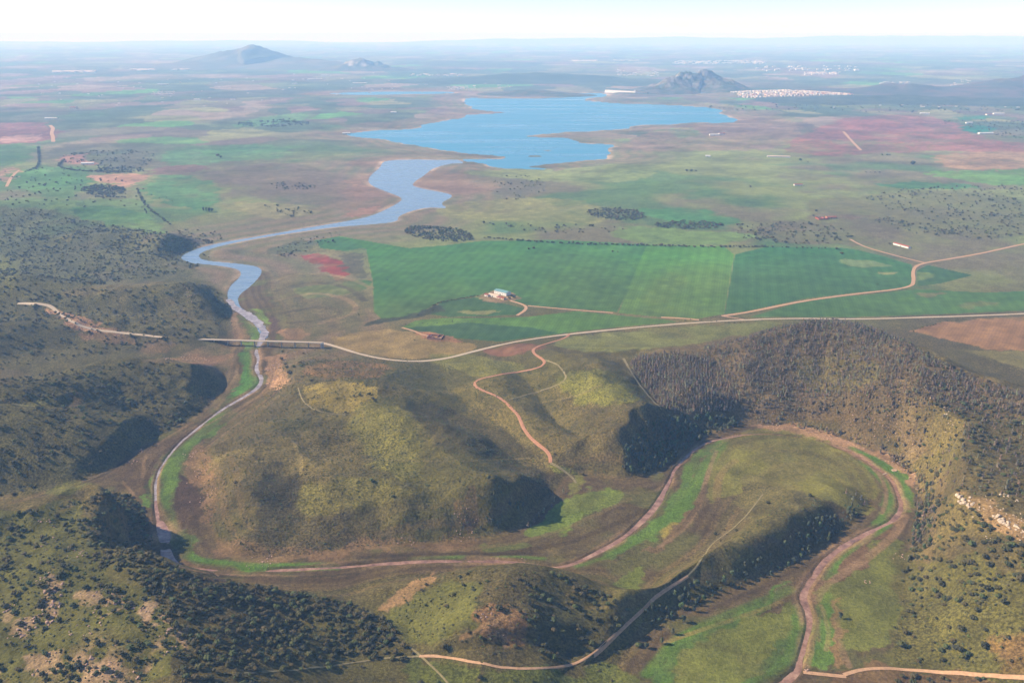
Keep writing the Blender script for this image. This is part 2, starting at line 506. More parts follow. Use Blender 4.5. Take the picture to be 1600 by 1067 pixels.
# --- far and middle distance
paint([(-40,193),(40,192),(85,195),(80,222),(0,226),(-40,226)], (124,84,76), 2)
paint([(0,212),(45,211),(62,221),(0,224)], (164,124,106), 2)
paint([(355,200),(400,185),(470,175),(492,180),(480,192),(400,199)], (92,128,72), 3, .7)
paint([(-40,228),(60,226),(70,240),(30,262),(-40,262)], (80,112,56), 2.5, .9, sp=.1)
paint([(250,250),(270,232),(330,226),(450,225),(468,238),(420,250),(330,254),(290,262)], (84,120,66), 3, .8, sp=.1)
paint([(75,235),(120,222),(240,222),(245,248),(200,262),(150,264),(90,254)], (84,82,60), 2, .8, vary=.3)
paint([(80,250),(120,240),(146,258),(130,262),(100,258)], (150,108,88), 1.5)
paint([(0,268),(18,262),(32,268),(18,282),(0,288)], (160,126,96), 1.5)
for a in [([(17,285),(50,259),(147,269),(147,287),(123,297),(133,308),(33,307)], (84,116,54)), ([(217,297),(233,277),(320,272),(327,300),(318,330),(260,328),(233,322)], (80,116,62)),
          ([(-40,312),(60,308),(170,307),(215,310),(228,330),(232,345),(270,356),(268,368),(190,365),(135,352),(112,332),(60,318),(-40,324)], (100,120,60)),
          ([(115,325),(160,322),(228,333),(236,348),(190,350),(135,350)], (78,112,54))]:
    paint(a[0], a[1], 2.5, .9, sp=.08)
paint([(150,275),(232,270),(228,281),(205,292),(175,291),(150,284)], (172,128,98), 1.2, sp=.1)
paint([(222,262),(330,252),(318,270),(236,276)], (116,88,74), 1.5, .9)
paint([(322,316),(420,312),(480,322),(496,332),(460,340),(400,342),(340,330)], (142,132,84), 2, .9)
paint([(330,260),(480,255),(560,280),(565,310),(480,320),(400,308),(330,302)], (112,96,76), 3, .8, vary=.25)
paint([(534,332),(560,324),(584,326),(572,338),(540,342)], (150,112,86), 1.5)
paint([(545,295),(576,272),(580,290),(604,300),(590,312),(556,312)], (140,108,86), 3, .6)
paint([(1215,236),(1240,215),(1300,186),(1380,178),(1440,180),(1500,192),(1488,205),(1530,216),(1640,230),(1640,246),(1500,236),(1380,240),(1280,244)], (134,84,74), 4, .85, vary=.3)
paint([(1300,190),(1370,184),(1400,196),(1330,204)], (150,92,78), 5, .6)
paint([(1488,200),(1520,194),(1553,200),(1545,210),(1500,209)], (40,100,70), 1.5, sp=0)
paint([(1500,184),(1545,180),(1560,186),(1515,190)], (52,104,66), 1.5)
paint([(1444,256),(1500,240),(1640,238),(1640,262),(1500,266)], (158,124,88), 2, .9)
paint([(1444,270),(1500,266),(1640,262),(1640,290),(1560,288),(1500,282)], (100,136,58), 2, .9)
paint([(1350,286),(1480,284),(1540,292),(1480,298),(1380,294)], (70,120,62), 2, .85)
paint([(1000,206),(1160,180),(1260,190),(1230,230),(1100,240),(970,236)], (128,104,84), 4, .8, vary=.3)
paint([(700,268),(760,262),(900,262),(1010,256),(1030,270),(960,285),(840,282)], (124,130,72), 3, .8)
paint([(660,330),(720,318),(850,312),(960,320),(940,350),(820,345),(700,345)], (134,130,74), 3, .8, vary=.25)
paint([(760,280),(840,275),(860,300),(820,318),(770,312)], (98,92,72), 3, .8, vary=.3)
paint([(1000,327),(1090,322),(1130,332),(1180,350),(1120,352),(1020,340)], (70,114,58), 3, .8, sp=.05)
paint([(950,360),(1000,348),(1080,360),(1150,366),(1190,366),(1160,380),(1040,382),(965,374)], (104,128,58), 2.5, .8, sp=.1)
paint([(1180,352),(1300,345),(1430,350),(1400,385),(1300,385),(1200,378)], (108,96,68), 3, .8, vary=.3)
paint([(1300,300),(1560,300),(1640,330),(1640,370),(1480,372),(1380,350),(1250,330)], (112,106,66), 4, .8, vary=.3)
paint([(1265,345),(1290,338),(1340,340),(1400,343),(1340,350)], (120,84,74), 3, .5)

# --- the green fields round the farm; each becomes a field of its own further down
FIELDS = []
def field(pts, rgb, name, material, soft=.7, sp=.0, it=0, warp=False, amt=1.0, vary=0.):
    FIELDS.append((name, material, paint(pts, rgb, soft, amt, warp, sp, it, vary, 10.0)))
field([(488,374),(530,366),(556,372),(640,388),(700,384),(752,378),(860,376),(1008,383),(1012,398),(964,488),(950,487),(828,477),(800,470),(784,456),(760,456),(748,462),(690,470),(644,494),(597,496),(584,484),(582,437),(572,388)], (68,106,46), 'crop_field', 'crop')
field([(1010,384),(1130,386),(1147,400),(1131,492),(1090,499),(1036,496),(966,489)], (80,118,42), 'crop_field', 'crop')
field([(1148,400),(1200,387),(1310,388),(1340,392),(1380,401),(1424,414),(1427,424),(1424,448),(1330,459),(1250,470),(1165,488),(1132,492)], (60,100,48), 'crop_field', 'crop')
field([(1170,497),(1250,474),(1330,463),(1430,453),(1540,458),(1640,452),(1640,484),(1450,491),(1340,495),(1230,497)], (68,108,46), 'crop_field', 'crop')
field([(1432,424),(1450,414),(1520,430),(1470,444),(1434,448)], (62,94,50), 'crop_field', 'crop')
field([(627,509),(650,499),(690,496),(828,495),(900,487),(1036,499),(1060,504),(960,513),(888,520),(782,534),(700,526)], (78,118,40), 'crop_field', 'crop')
field([(630,510),(690,507),(730,502),(830,512),(872,521),(782,534),(700,526)], (54,90,52), 'crop_field', 'crop')
field([(690,470),(748,464),(780,472),(822,482),(806,492),(700,494),(672,490)], (62,98,48), 'crop_field', 'crop')
field([(493,372),(530,367),(570,386),(540,391),(500,386)], (64,98,52), 'crop_field', 'crop')
field([(452,446),(500,440),(575,438),(584,444),(540,458),(480,460)], (88,118,54), 'crop_field', 'crop', 2, warp=True)
field([(470,396),(500,391),(530,399),(545,411),(544,426),(528,436),(513,425),(504,408),(486,399)], (132,64,52), 'plowed_field', 'soil', 1.2, warp=True)
field([(1418,517),(1480,503),(1540,497),(1640,492),(1640,548),(1560,546),(1500,534)], (136,102,68), 'plowed_field', 'soil', 2, warp=True)
field([(745,547),(780,539),(830,542),(848,552),(838,560),(800,562),(770,556)], (112,78,62), 'plowed_field', 'soil', 2.5, warp=True)
field([(1500,545),(1640,550),(1640,580),(1560,566)], (112,108,58), 'meadow', 'grass', 4, warp=True)
paint([(800,385),(900,376),(1005,384),(880,405)], (72,108,50), 8, .6)
paint([(820,466),(880,410),(965,402),(1008,400),(965,487),(900,480)], (72,108,42), 8, .6)
paint([(990,470),(1050,420),(1080,440),(1040,480)], (92,118,42), 10, .5)
paint([(600,440),(700,440),(760,452),(700,466),(640,488),(600,490)], (72,106,44), 8, .6)
paint([(1320,404),(1370,408),(1395,416),(1360,420),(1325,414)], (104,118,70), 2, .9)
paint([(1375,424),(1405,426),(1400,430),(1380,430)], (128,130,70), 1.5)
paint([(1438,424),(1465,428),(1450,440),(1436,436)], (104,120,60), 2, .9)
paint([(1436,457),(1490,457),(1460,466),(1434,464)], (118,112,72), 2, .8)
paint([(1530,470),(1580,472),(1540,482),(1500,480)], (110,116,62), 3, .7)
paint([(700,485),(760,484),(790,488),(740,493)], (122,122,72), 1.2, .8)
paint([(746,464),(760,455),(800,458),(812,466),(790,474),(760,470)], (150,122,88), 1, .95)
paint([(590,500),(640,494),(690,475),(700,484),(640,500),(560,512)], (66,72,48), 1.5, .95)
paint([(850,530),(960,519),(1100,507),(1235,503),(1200,515),(1130,530),(980,550),(880,548)], (112,120,58), 2, .95, sp=.15)
paint([(500,534),(540,522),(620,512),(660,527),(742,537),(738,549),(680,562),(600,561),(540,546)], (146,126,76), 2, .9, sp=.12)
paint([(640,518),(690,520),(740,536),(700,536),(660,528)], (168,112,82), 1.5, .8)
paint([(420,440),(470,420),(560,440),(580,490),(560,512),(480,530),(440,520),(426,480)], (110,106,64), 4, .75, vary=.2)
paint([(530,395),(572,390),(580,436),(548,436)], (88,84,62), 1.5, .8)
paint([(440,380),(490,372),(500,386),(450,398),(420,400)], (84,92,60), 3, .7)

# --- the near hills
paint([(-40,330),(60,326),(130,345),(300,375),(330,400),(300,430),(340,445),(358,480),(362,510),(330,545),(250,560),(-40,600)], (98,96,56), 4, .9, sp=.8)
paint([(-40,600),(120,575),(250,560),(330,575),(340,620),(300,655),(210,700),(100,755),(-40,790)], (100,98,54), 4, .9, sp=.8)
paint([(95,452),(170,446),(250,436),(262,442),(180,455),(110,470)], (112,102,66), 4, .9)
paint([(0,400),(20,398),(30,440),(20,460),(0,455)], (124,124,62), 5, .7)
paint([(88,372),(105,366),(112,376),(96,382)], (130,118,60), 1.5)
paint([(120,518),(160,520),(210,526),(205,540),(130,532)], (150,112,86), 4, .7, vary=.3)
paint([(70,475),(90,478),(150,508),(200,518),(195,524),(140,518),(95,500)], (186,142,112), 1.5, .9, vary=.2)
paint([(220,532),(270,528),(270,548),(225,552)], (150,116,92), 3, .7, vary=.3)
paint([(250,557),(330,556),(374,549),(362,562),(335,570),(290,567)], (160,122,94), 2, .9, vary=.2)
paint([(100,618),(130,612),(125,636),(105,640)], (146,116,88), 3, .7, vary=.3)
paint([(20,630),(70,620),(90,628),(40,640)], (128,128,62), 3, .7)
paint([(100,745),(140,752),(110,770),(60,785)], (112,118,46), 3, .8)
paint([(355,485),(372,494),(381,512),(379,533),(360,534),(362,510)], (146,116,90), 2, .8)
paint([(338,574),(376,580),(376,602),(362,622),(336,644),(328,640),(344,610)], (116,100,72), 2, .9)
paint([(170,742),(210,718),(240,700),(290,668),(302,671),(264,704),(240,734),(228,750),(231,776),(218,768),(190,756)], (106,88,66), 2, .9)
paint([(384,495),(394,492),(405,504),(407,528),(398,548),(384,548),(382,532),(386,510)], (92,124,56), 2)
paint([(390,481),(416,485),(425,497),(420,511),(411,497)], (108,140,56), 2)
paint([(426,488),(436,500),(430,540),(418,545),(422,515)], (92,74,70), 2, .9)
paint([(377,550),(395,547),(396,569),(398,584),(404,591),(403,602),(390,613),(366,624),(360,622),(377,604),(380,582),(376,563)], (70,122,44), 3, sp=0)
paint([(413,560),(425,552),(440,560),(448,585),(440,602),(426,612),(417,603),(422,585)], (186,146,116), 2, .9, vary=.25)
paint([(438,514),(470,514),(490,520),(470,530),(440,526)], (168,128,96), 2, .8, vary=.2)
paint([(480,566),(560,562),(612,572),(600,590),(500,590),(470,585)], (150,112,74), 5, .8, vary=.2)
paint([(466,606),(490,596),(540,592),(600,610),(584,630),(545,646),(500,646),(474,632)], (148,134,58), 1.2, .95, sp=.1)
paint([(540,645),(600,612),(640,640),(660,690),(650,760),(560,720)], (124,124,50), 8, .8, vary=.2)
paint([(440,770),(540,740),(640,760),(660,775),(560,790),(470,810)], (126,124,52), 8, .7, vary=.2)
paint([(640,625),(720,640),(820,690),(860,715),(760,720),(690,700),(650,660)], (86,80,52), 6, .8)  # shaded valley slope: darker vegetation, with its shade put into the ground colour
paint([(405,745),(450,735),(470,755),(445,800),(410,795)], (70,66,44), 6, .8)  # hollow of the central hill: darker growth and the hollow's shade painted together
paint([(870,580),(940,575),(990,600),(1000,625),(930,640),(880,610)], (122,128,44), 6, .8, vary=.2)
paint([(660,555),(740,555),(830,570),(800,582),(740,590),(680,575)], (118,122,52), 4, .8)
paint([(320,692),(330,700),(335,740),(342,775),(336,812),(322,815),(317,788),(306,760),(292,738),(296,706)], (150,116,90), 2, .85, vary=.25)
paint([(330,830),(420,855),(540,850),(640,835),(750,838),(740,854),(640,858),(534,868),(460,876),(400,884),(345,868)], (134,106,80), 4, .7, vary=.3)
paint([(708,770),(735,760),(745,800),(740,835),(712,835)], (140,108,82), 4, .75, vary=.3)
paint([(820,832),(860,800),(895,778),(905,765),(975,765),(955,792),(900,820),(850,838)], (108,136,42), 3, .95, sp=.02)
paint([(862,722),(880,728),(910,760),(895,770),(885,748),(868,735)], (122,130,52), 2, .9)
paint([(690,866),(740,856),(820,842),(900,822),(960,800),(1010,790),(980,820),(930,850),(870,866),(770,868)], (100,90,62), 3, .7, vary=.2)
paint([(740,852),(800,842),(850,846),(820,858),(760,864)], (100,118,48), 3, .7)
paint([(283,735),(294,745),(310,770),(318,800),(316,822),(297,822),(276,800),(272,770)], (84,66,54), 1.5)
paint([(290,690),(327,670),(347,660),(330,678),(307,693),(291,713),(281,737),(271,763),(271,797),(266,822),(292,824),(298,832),(289,850),(300,864),(334,877),(407,883),(534,884),(534,888),(417,892),(334,888),(281,880),(268,862),(268,840),(258,812),(246,797),(247,750),(257,727),(277,703)], (84,126,36), 4, .95, sp=.1, vary=.2)
paint([(227,750),(240,743),(240,777),(245,797),(235,797),(230,770)], (96,136,44), 2)
paint([(300,830),(310,835),(306,856),(296,852)], (90,82,52), 2, .8)
paint([(1108,692),(1142,682),(1134,700),(1112,735),(1108,760),(1088,790),(1042,822),(1000,848),(955,870),(918,884),(975,850),(1012,824),(1047,786),(1060,760),(1066,737),(1085,710)], (86,124,42), 4, .95, vary=.2)
paint([(1110,700),(1124,704),(1110,740),(1102,780),(1080,812),(1062,838),(1032,853),(1000,872),(1035,836),(1080,792),(1094,750)], (112,92,68), 1.5, .9)
paint([(1036,818),(1062,806),(1058,830),(1034,842)], (138,128,52), 2, .9)
paint([(1120,700),(1150,672),(1205,668),(1290,686),(1350,722),(1378,765),(1372,795),(1330,808),(1320,790),(1260,770),(1180,750),(1120,790),(1108,780)], (118,120,50), 3, .95, sp=.08)
paint([(1180,690),(1260,690),(1330,720),(1355,760),(1350,790),(1330,770),(1300,735),(1240,710)], (104,104,50), 3, .8)
paint([(1150,745),(1200,742),(1280,775),(1300,800),(1200,850),(1120,890),(1110,880),(1170,810)], (110,106,58), 6, .8)
paint([(1280,682),(1340,700),(1378,742),(1388,776),(1380,800),(1356,816),(1366,795),(1374,770),(1358,738),(1330,711)], (104,90,64), 1.2, .9)
paint([(1332,696),(1395,724),(1426,756),(1430,790),(1420,800),(1406,775),(1398,755),(1375,735),(1340,710)], (92,132,44), 2.5, .95)
paint([(1350,718),(1386,745),(1398,770),(1403,795),(1385,812),(1365,826),(1357,820),(1380,797),(1388,776),(1376,750)], (86,124,40), 3, .95, vary=.15)
paint([(1412,800),(1420,806),(1416,818),(1395,842),(1360,872),(1320,892),(1287,916),(1277,942),(1264,936),(1271,914),(1300,880),(1350,850),(1395,824)], (122,96,74), 1.2, .95)
paint([(1396,814),(1350,848),(1310,873),(1287,900),(1276,906),(1300,868),(1340,845),(1375,825)], (100,136,44), 1.5, .95)
paint([(1275,928),(1300,902),(1360,872),(1398,846),(1416,850),(1412,900),(1402,930),(1398,985),(1370,1012),(1330,1022),(1314,1000),(1312,960),(1300,940)], (108,118,48), 2, .95, sp=.05)
paint([(1030,1070),(1080,1008),(1130,975),(1190,950),(1240,938),(1248,950),(1236,990),(1215,1030),(1160,1075),(1100,1120)], (110,122,44), 3, .95, sp=.05)
paint([(1000,1070),(1034,1022),(1080,986),(1130,962),(1180,941),(1226,918),(1240,919),(1180,951),(1110,991),(1060,1032),(1036,1070)], (78,122,40), 4, .95, vary=.2)
paint([(1236,950),(1252,942),(1259,975),(1250,1012),(1226,1042),(1180,1090),(1140,1090),(1205,1040),(1232,1000)], (82,122,38), 4, .95, vary=.2)
paint([(1264,1008),(1288,948),(1300,934),(1310,962),(1305,1000),(1318,1040),(1300,1054),(1262,1048)], (92,138,44), 2.5, .95)
paint([(1300,960),(1318,930),(1316,975),(1325,1010),(1330,1045),(1316,1040),(1304,1000)], (150,118,84), 1.5, .7, vary=.2)
paint([(930,905),(985,888),(1000,900),(992,925),(985,920)], (104,122,44), 2, .9)
paint([(1165,660),(1215,662),(1290,678),(1345,692),(1402,720),(1434,752),(1436,768),(1400,733),(1340,704),(1280,688),(1210,672)], (168,134,110), 1.5, .9, vary=.2)
paint([(1320,640),(1420,650),(1480,700),(1440,720),(1380,690),(1310,668)], (122,104,80), 5, .7, vary=.3)
paint([(1440,700),(1520,690),(1560,720),(1500,740),(1450,735)], (110,104,54), 5, .8, vary=.35)
paint([(1240,560),(1330,545),(1400,580),(1330,610),(1240,600)], (112,108,54), 8, .6, vary=.3)
paint([(972,554),(1130,532),(1230,508),(1300,498),(1400,520),(1480,570),(1640,625),(1640,660),(1480,640),(1400,650),(1320,645),(1240,665),(1165,657),(1040,648),(1005,605)], (112, 96, 72), 3, .8, vary=.15)
paint([(1240,560),(1330,545),(1400,580),(1330,610),(1240,600)], (116, 112, 58), 8, .7, vary=.3)
paint([(1490,770),(1560,790),(1640,840),(1640,870),(1560,830),(1500,795)], (164,132,98), 3, .8, vary=.3)
paint([(1400,860),(1500,880),(1640,900),(1640,1070),(1400,1070),(1390,1010),(1402,930)], (104,104,46), 4, .85)
paint([(1500,1000),(1640,985),(1640,1060),(1560,1040)], (138,104,66), 6, .7, vary=.3)
paint([(1320,1042),(1440,1046),(1600,1060),(1600,1090),(1320,1090)], (118,92,66), 3, .8)
paint([(600,935),(640,905),(700,893),(690,905),(640,925),(612,950),(596,955)], (158,126,92), 4, .9, sp=.0, vary=.2)
paint([(600,950),(700,905),(760,910),(750,980),(700,1020),(640,1010)], (102,108,46), 6, .85, sp=.2)
paint([(740,960),(790,935),(830,990),(800,1010),(730,1000)], (140,106,76), 5, .8, vary=.25)
paint([(640,1030),(800,1050),(980,1040),(990,1090),(600,1090)], (96,110,40), 4, .85)
paint([(820,900),(900,910),(960,950),(900,1010),(830,1000)], (82,84,46), 6, .7)
# the rocky, grassy slope in the lower left
paint([(-40,800),(60,790),(120,775),(130,830),(180,890),(250,950),(262,1010),(240,1090),(-40,1090)], (102,106,44), 3, .9, sp=.3)
blotch = ss(.16, .42, fbm(GX * 1.6, GY * .7, 55, 4, 77) + .25 * N_SML) * ss(-.2, .2, N_MID)
_P = drape([(-60,815),(0,800),(60,790),(120,775),(130,830),(180,890),(250,950),(262,1010),(240,1120),(-100,1120)], True, 8, 1)
mleft = (GY < 1300) & (GX < -150)
mleft[mleft] = inside(GX[mleft], GY[mleft], _P)
cover[mleft] = mix(cover[mleft], lin((190, 158, 134)), blotch[mleft] * .9)
for cx, cy, rx, ry in ((75,935,16,40),(40,985,14,16),(20,960,12,14),(145,930,10,24),(130,1045,26,14),(70,1040,24,16),(170,1055,30,12),(230,960,10,22),(180,940,6,20),(262,990,8,30)):
    paint(oval(cx, cy, rx, ry), (196,164,142), 5, .95, vary=.3)
# green margins of the stream and the river
for p, w_ in [([(345,648),(322,668),(302,690),(284,712),(270,740),(263,775),(262,800),(272,840),(285,866),(320,879),(400,885),(520,885)], 15),
              ([(330,655),(300,682),(268,716),(248,745),(238,775)], 7), ([(388,552),(392,580),(400,596),(384,615),(362,628)], 14), ([(394,495),(402,515),(398,540)], 12),
              ([(1332,700),(1386,728),(1414,760),(1421,790)], 13), ([(1350,722),(1393,760),(1399,795),(1377,818)], 14), ([(1250,950),(1252,985),(1242,1020),(1215,1052),(1180,1090)], 16),
              ([(1010,1052),(1050,1006),(1110,971),(1180,944),(1236,921)], 13), ([(1128,692),(1100,735),(1082,775),(1042,812),(1002,838),(950,863)], 17), ([(1270,1030),(1272,990),(1284,955),(1292,930)], 12), ([(1390,820),(1350,846),(1310,871),(1284,902)], 8), ([(1000,845),(940,872),(900,884)], 6), ([(640,872),(740,868),(850,872)], 4)]:
    line(p, w_, (84,128,36), 1.0, 3.0)
for p, w_ in [([(1416,806),(1398,838),(1362,868),(1322,890),(1288,914),(1275,938)], 10), ([(1308,965),(1312,1000),(1328,1040)], 6), ([(1262,930),(1276,960),(1280,1000)], 3), ([(1120,705),(1106,742),(1096,782),(1066,832),(1030,852)], 6), ([(1345,710),(1378,745),(1388,778),(1378,802)], 5),
              ([(420,560),(428,585),(420,605),(395,625),(355,652)], 4), ([(1335,692),(1400,722),(1434,755)], 4), ([(262,880),(330,898),(460,900)], 4)]:
    line(p, w_, (146,120,96), .9, 1.5)
# old channel scars, terraces and stock paths
for p, w_, c, a in [
 ([(1128,720),(1150,690),(1210,680),(1285,694),(1340,728),(1362,768),(1350,796)], 5, (92,82,54), .35),
 ([(1150,740),(1185,708),(1250,702),(1310,722),(1342,758),(1345,785)], 6, (96,88,54), .3),
 ([(1170,760),(1210,725),(1260,722),(1310,745),(1330,772)], 4, (136,128,72), .25),
 ([(1110,705),(1150,676),(1210,672),(1285,686)], 3, (150,130,90), .3),
 ([(1120,780),(1122,740),(1150,720)], 5, (146,124,80), .5),
 ([(400,720),(520,716),(700,722),(850,714)], 1.6, (140,128,80), .6), ([(460,690),(472,720),(468,742)], 2, (150,136,84), .6),
 ([(300,675),(350,650),(400,622),(430,604),(470,596)], 2.5, (136,116,84), .7), ([(318,700),(360,668),(420,625),(432,612)], 2, (84,70,52), .6),
 ([(940,600),(900,620),(840,630)], 1.8, (146,134,84), .5), ([(1000,665),(960,672),(920,690)], 1.8, (136,122,80), .5),
 ([(730,870),(800,862),(880,850),(960,820),(1010,795)], 4, (84,72,50), .6), ([(690,862),(780,852),(850,838),(930,806),(985,778)], 3, (120,106,74), .5),
 ([(560,872),(660,866),(740,864),(830,866)], 3, (70,60,46), .6), ([(420,888),(540,880),(640,872)], 2.5, (76,64,48), .6), ([(320,905),(420,908),(534,908),(600,897)], 5, (88,72,54), .6), ([(340,900),(460,903),(560,896)], 2, (60,52,42), .5),
 ([(430,455),(480,440),(540,446),(570,470)], 8, (90,80,58), .6), ([(432,470),(490,456),(550,468),(560,490),(500,505)], 7, (146,124,90), .6), ([(440,490),(500,478),(540,486),(510,500),(450,505)], 6, (96,84,60), .6), ([(425,440),(470,425),(540,432),(580,450)], 8, (146,126,90), .5),
 ([(345,620),(360,595),(366,570)], 3, (86,74,54), .6), ([(352,612),(368,590),(372,570)], 2, (150,128,96), .6), ([(338,640),(352,622)], 2, (150,128,96), .5),
 ([(215,700),(180,735),(120,758),(40,782)], 2.5, (70,60,46), .6), ([(300,660),(250,690),(225,715),(222,745)], 2, (140,116,88), .6), ([(232,770),(226,750),(240,720),(275,690)], 3, (70,56,44), .6),
 ([(190,752),(205,765),(222,790),(228,806)], 1.2, (150,124,94), .4), ([(1060,830),(1085,800),(1105,760)], 3, (80,68,50), .5),
 ([(1265,950),(1272,985),(1268,1020),(1260,1045)], 3, (140,122,84), .6), ([(1284,945),(1296,985),(1292,1015)], 2, (160,140,96), .6), ([(1040,1005),(1090,985),(1150,965),(1220,940)], 2.5, (150,136,76), .6),
 ([(790,950),(830,940),(870,948),(960,948)], 2, (120,108,70), .6), ([(565,640),(570,660)], 2, (140,128,80), .5), ([(720,1000),(760,975),(800,960)], 1.8, (150,120,88), .6), ([(770,965),(790,1010)], 1.8, (150,120,88), .6)]:
    line(p, w_ * 1.7 + 1.2, c, min(1, a * 1.35))
# mud bars and damp margins along the river
_rx, _ry = unproj(RIV[:, 0], RIV[:, 1])
_m = (GY < 1900) & (G_DV < 30)
_d, _w, _ = seg_dist(GX[_m], GY[_m], np.stack([_rx, _ry], 1), False, RIV[:, 2])
_g = fbm(GX[_m], GY[_m], 38, 3, 101)
cover[_m] = mix(cover[_m], lin((150, 122, 98)), (1 - ss(.45, 1.25, _d / _w + .5 * _g)) * ss(-.25, .25, fbm(GX[_m], GY[_m], 70, 3, 102)) * .85)
cover[_m] = mix(cover[_m], lin((70, 60, 40)), (1 - ss(.9, 1.5, _d / _w + .6 * _g)) * ss(.05, .4, fbm(GX[_m], GY[_m], 55, 3, 103)) * .6)
# duller, darker winter grass: pull the near greens towards their own grey-brown
_l = (cover @ np.array([.3, .6, .1]))[..., None] * np.array([1.10, .98, .66])
_k = (.20 * (1 - ss(1700, 2600, GY)))[..., None]
cover = (cover * (1 - _k) + _l * _k) * (1 - .10 * (1 - ss(1700, 2600, GY)))[..., None]
_near = (1 - ss(1600, 2500, GY))[..., None]
cover = cover * (1 - _near + _near * np.array([1.02, .88, .63]))
cover *= (1 + .5 * ss(2600, 4200, GY) * fbm(GX * .7, GY, 130, 4, 87))[..., None]
_g = cover[..., 1] > cover[..., 0] * 1.5
cover = np.where(_g[..., None], cover * (1 + .16 * fbm(GX, GY, 190, 4, 95) + .10 * fbm(GX, GY, 40, 3, 96))[..., None] * (1 + .10 * fbm(GX, GY, 260, 3, 97)[..., None] * np.array([2.2, 0, .5])), cover)
cover *= (1 + .22 * N_SML + .12 * N_MID)[..., None]
cover = np.clip(cover, .008, .8)
speck = np.clip(speck, 0, 1)

# ------------------------------------------------------------------ materials
def new_mat(name, rough=.9, spec=.2):
    m = bpy.data.materials.new(name)
    m.use_nodes = True
    b = m.node_tree.nodes['Principled BSDF']
    b.inputs['Roughness'].default_value = rough
    b.inputs['Specular IOR Level'].default_value = spec
    return m, m.node_tree, b

def noise_node(t, scale, detail=4, rough=.6, vec=None):
    n = t.nodes.new('ShaderNodeTexNoise')
    n.inputs['Scale'].default_value = scale
    n.inputs['Detail'].default_value = detail
    n.inputs['Roughness'].default_value = rough
    if vec is not None:
        t.links.new(vec, n.inputs['Vector'])
    return n

def maprange(t, sock, a, b, c, d):
    n = t.nodes.new('ShaderNodeMapRange')
    for k, v in zip(('From Min', 'From Max', 'To Min', 'To Max'), (a, b, c, d)):
        n.inputs[k].default_value = v
    t.links.new(sock, n.inputs['Value'])
    return n.outputs['Result']

def mulcol(t, col, fac):
    n = t.nodes.new('ShaderNodeVectorMath')
    n.operation = 'SCALE'
    t.links.new(col, n.inputs[0])
    if hasattr(fac, 'links'):
        t.links.new(fac, n.inputs['Scale'])
    else:
        n.inputs['Scale'].default_value = fac
    return n.outputs[0]

def math_node(t, op, a, b):
    n = t.nodes.new('ShaderNodeMath')
    n.operation = op
    for i, v in enumerate((a, b)):
        if hasattr(v, 'links'):
            t.links.new(v, n.inputs[i])
        else:
            n.inputs[i].default_value = v
    return n.outputs[0]

def plain_mat(name, rgb, var=.12, scale=.5, rough=.85, spec=.2, stretch=None):
    m, t, b = new_mat(name, rough, spec)
    tc = t.nodes.new('ShaderNodeTexCoord')
    vec = tc.outputs['Object']
    if stretch:
        mp = t.nodes.new('ShaderNodeMapping')
        mp.inputs['Scale'].default_value = stretch
        t.links.new(vec, mp.inputs['Vector'])
        vec = mp.outputs[0]
    n = noise_node(t, scale, 5, .65, vec)
    c = t.nodes.new('ShaderNodeRGB')
    c.outputs[0].default_value = (*lin(rgb), 1)
    t.links.new(mulcol(t, c.outputs[0], maprange(t, n.outputs[0], .25, .75, 1 - var * 2, 1 + var * 2)), b.inputs['Base Color'])
    return m

def ground_mat(name, speckle=True, furrow=None):
    m, t, b = new_mat(name, .95, .1)
    tc = t.nodes.new('ShaderNodeTexCoord')
    v = tc.outputs['Object']
    at = t.nodes.new('ShaderNodeAttribute')
    at.attribute_name = 'cover'
    n1 = noise_node(t, .30, 5, .75, v)
    n2 = noise_node(t, .045, 4, .6, v)
    f = math_node(t, 'MULTIPLY', maprange(t, n1.outputs[0], .3, .7, .5, 1.5) if speckle else maprange(t, n1.outputs[0], .3, .7, .82, 1.18), maprange(t, n2.outputs[0], .3, .7, .86, 1.14))
    if speckle:
        sa = t.nodes.new('ShaderNodeAttribute')
        sa.attribute_name = 'speck'
        n3 = noise_node(t, .33, 3, .7, v)
        k = maprange(t, n3.outputs[0], .46, .55, 0, .66)
        k = math_node(t, 'MULTIPLY', k, sa.outputs['Fac'])
        f = math_node(t, 'MULTIPLY', f, math_node(t, 'SUBTRACT', 1.0, k))
    if furrow is not None:
        mp = t.nodes.new('ShaderNodeMapping')
        mp.inputs['Rotation'].default_value = (0, 0, furrow)
        t.links.new(v, mp.inputs['Vector'])
        for sc, lo, hi in ((.012, .93, 1.07), (.05, .95, 1.05)):
            wv = t.nodes.new('ShaderNodeTexWave')
            wv.bands_direction = 'X'
            wv.inputs['Scale'].default_value = sc
            wv.inputs['Distortion'].default_value = 1.6
            wv.inputs['Detail'].default_value = 3
            wv.inputs['Detail Scale'].default_value = .6
            t.links.new(mp.outputs[0], wv.inputs['Vector'])
            f = math_node(t, 'MULTIPLY', f, maprange(t, wv.outputs['Fac'], 0, 1, lo, hi))
    t.links.new(mulcol(t, at.outputs['Color'], f), b.inputs['Base Color'])
    bp = t.nodes.new('ShaderNodeBump')
    bp.inputs['Strength'].default_value = .8
    bp.inputs['Distance'].default_value = 2.4 if speckle else .5
    t.links.new(n1.outputs[0], bp.inputs['Height'])
    t.links.new(bp.outputs[0], b.inputs['Normal'])
    return m

a_, b_ = unproj([1010, 970], [400, 490])
FURROW = math.atan2(b_[1] - b_[0], a_[1] - a_[0]) - math.pi / 2
M_GROUND = ground_mat('ground_cover')
M_FIELD = {'crop': ground_mat('crop_rows', False, -FURROW), 'soil': ground_mat('ploughed_soil', False, .6), 'grass': ground_mat('meadow_grass', True)}

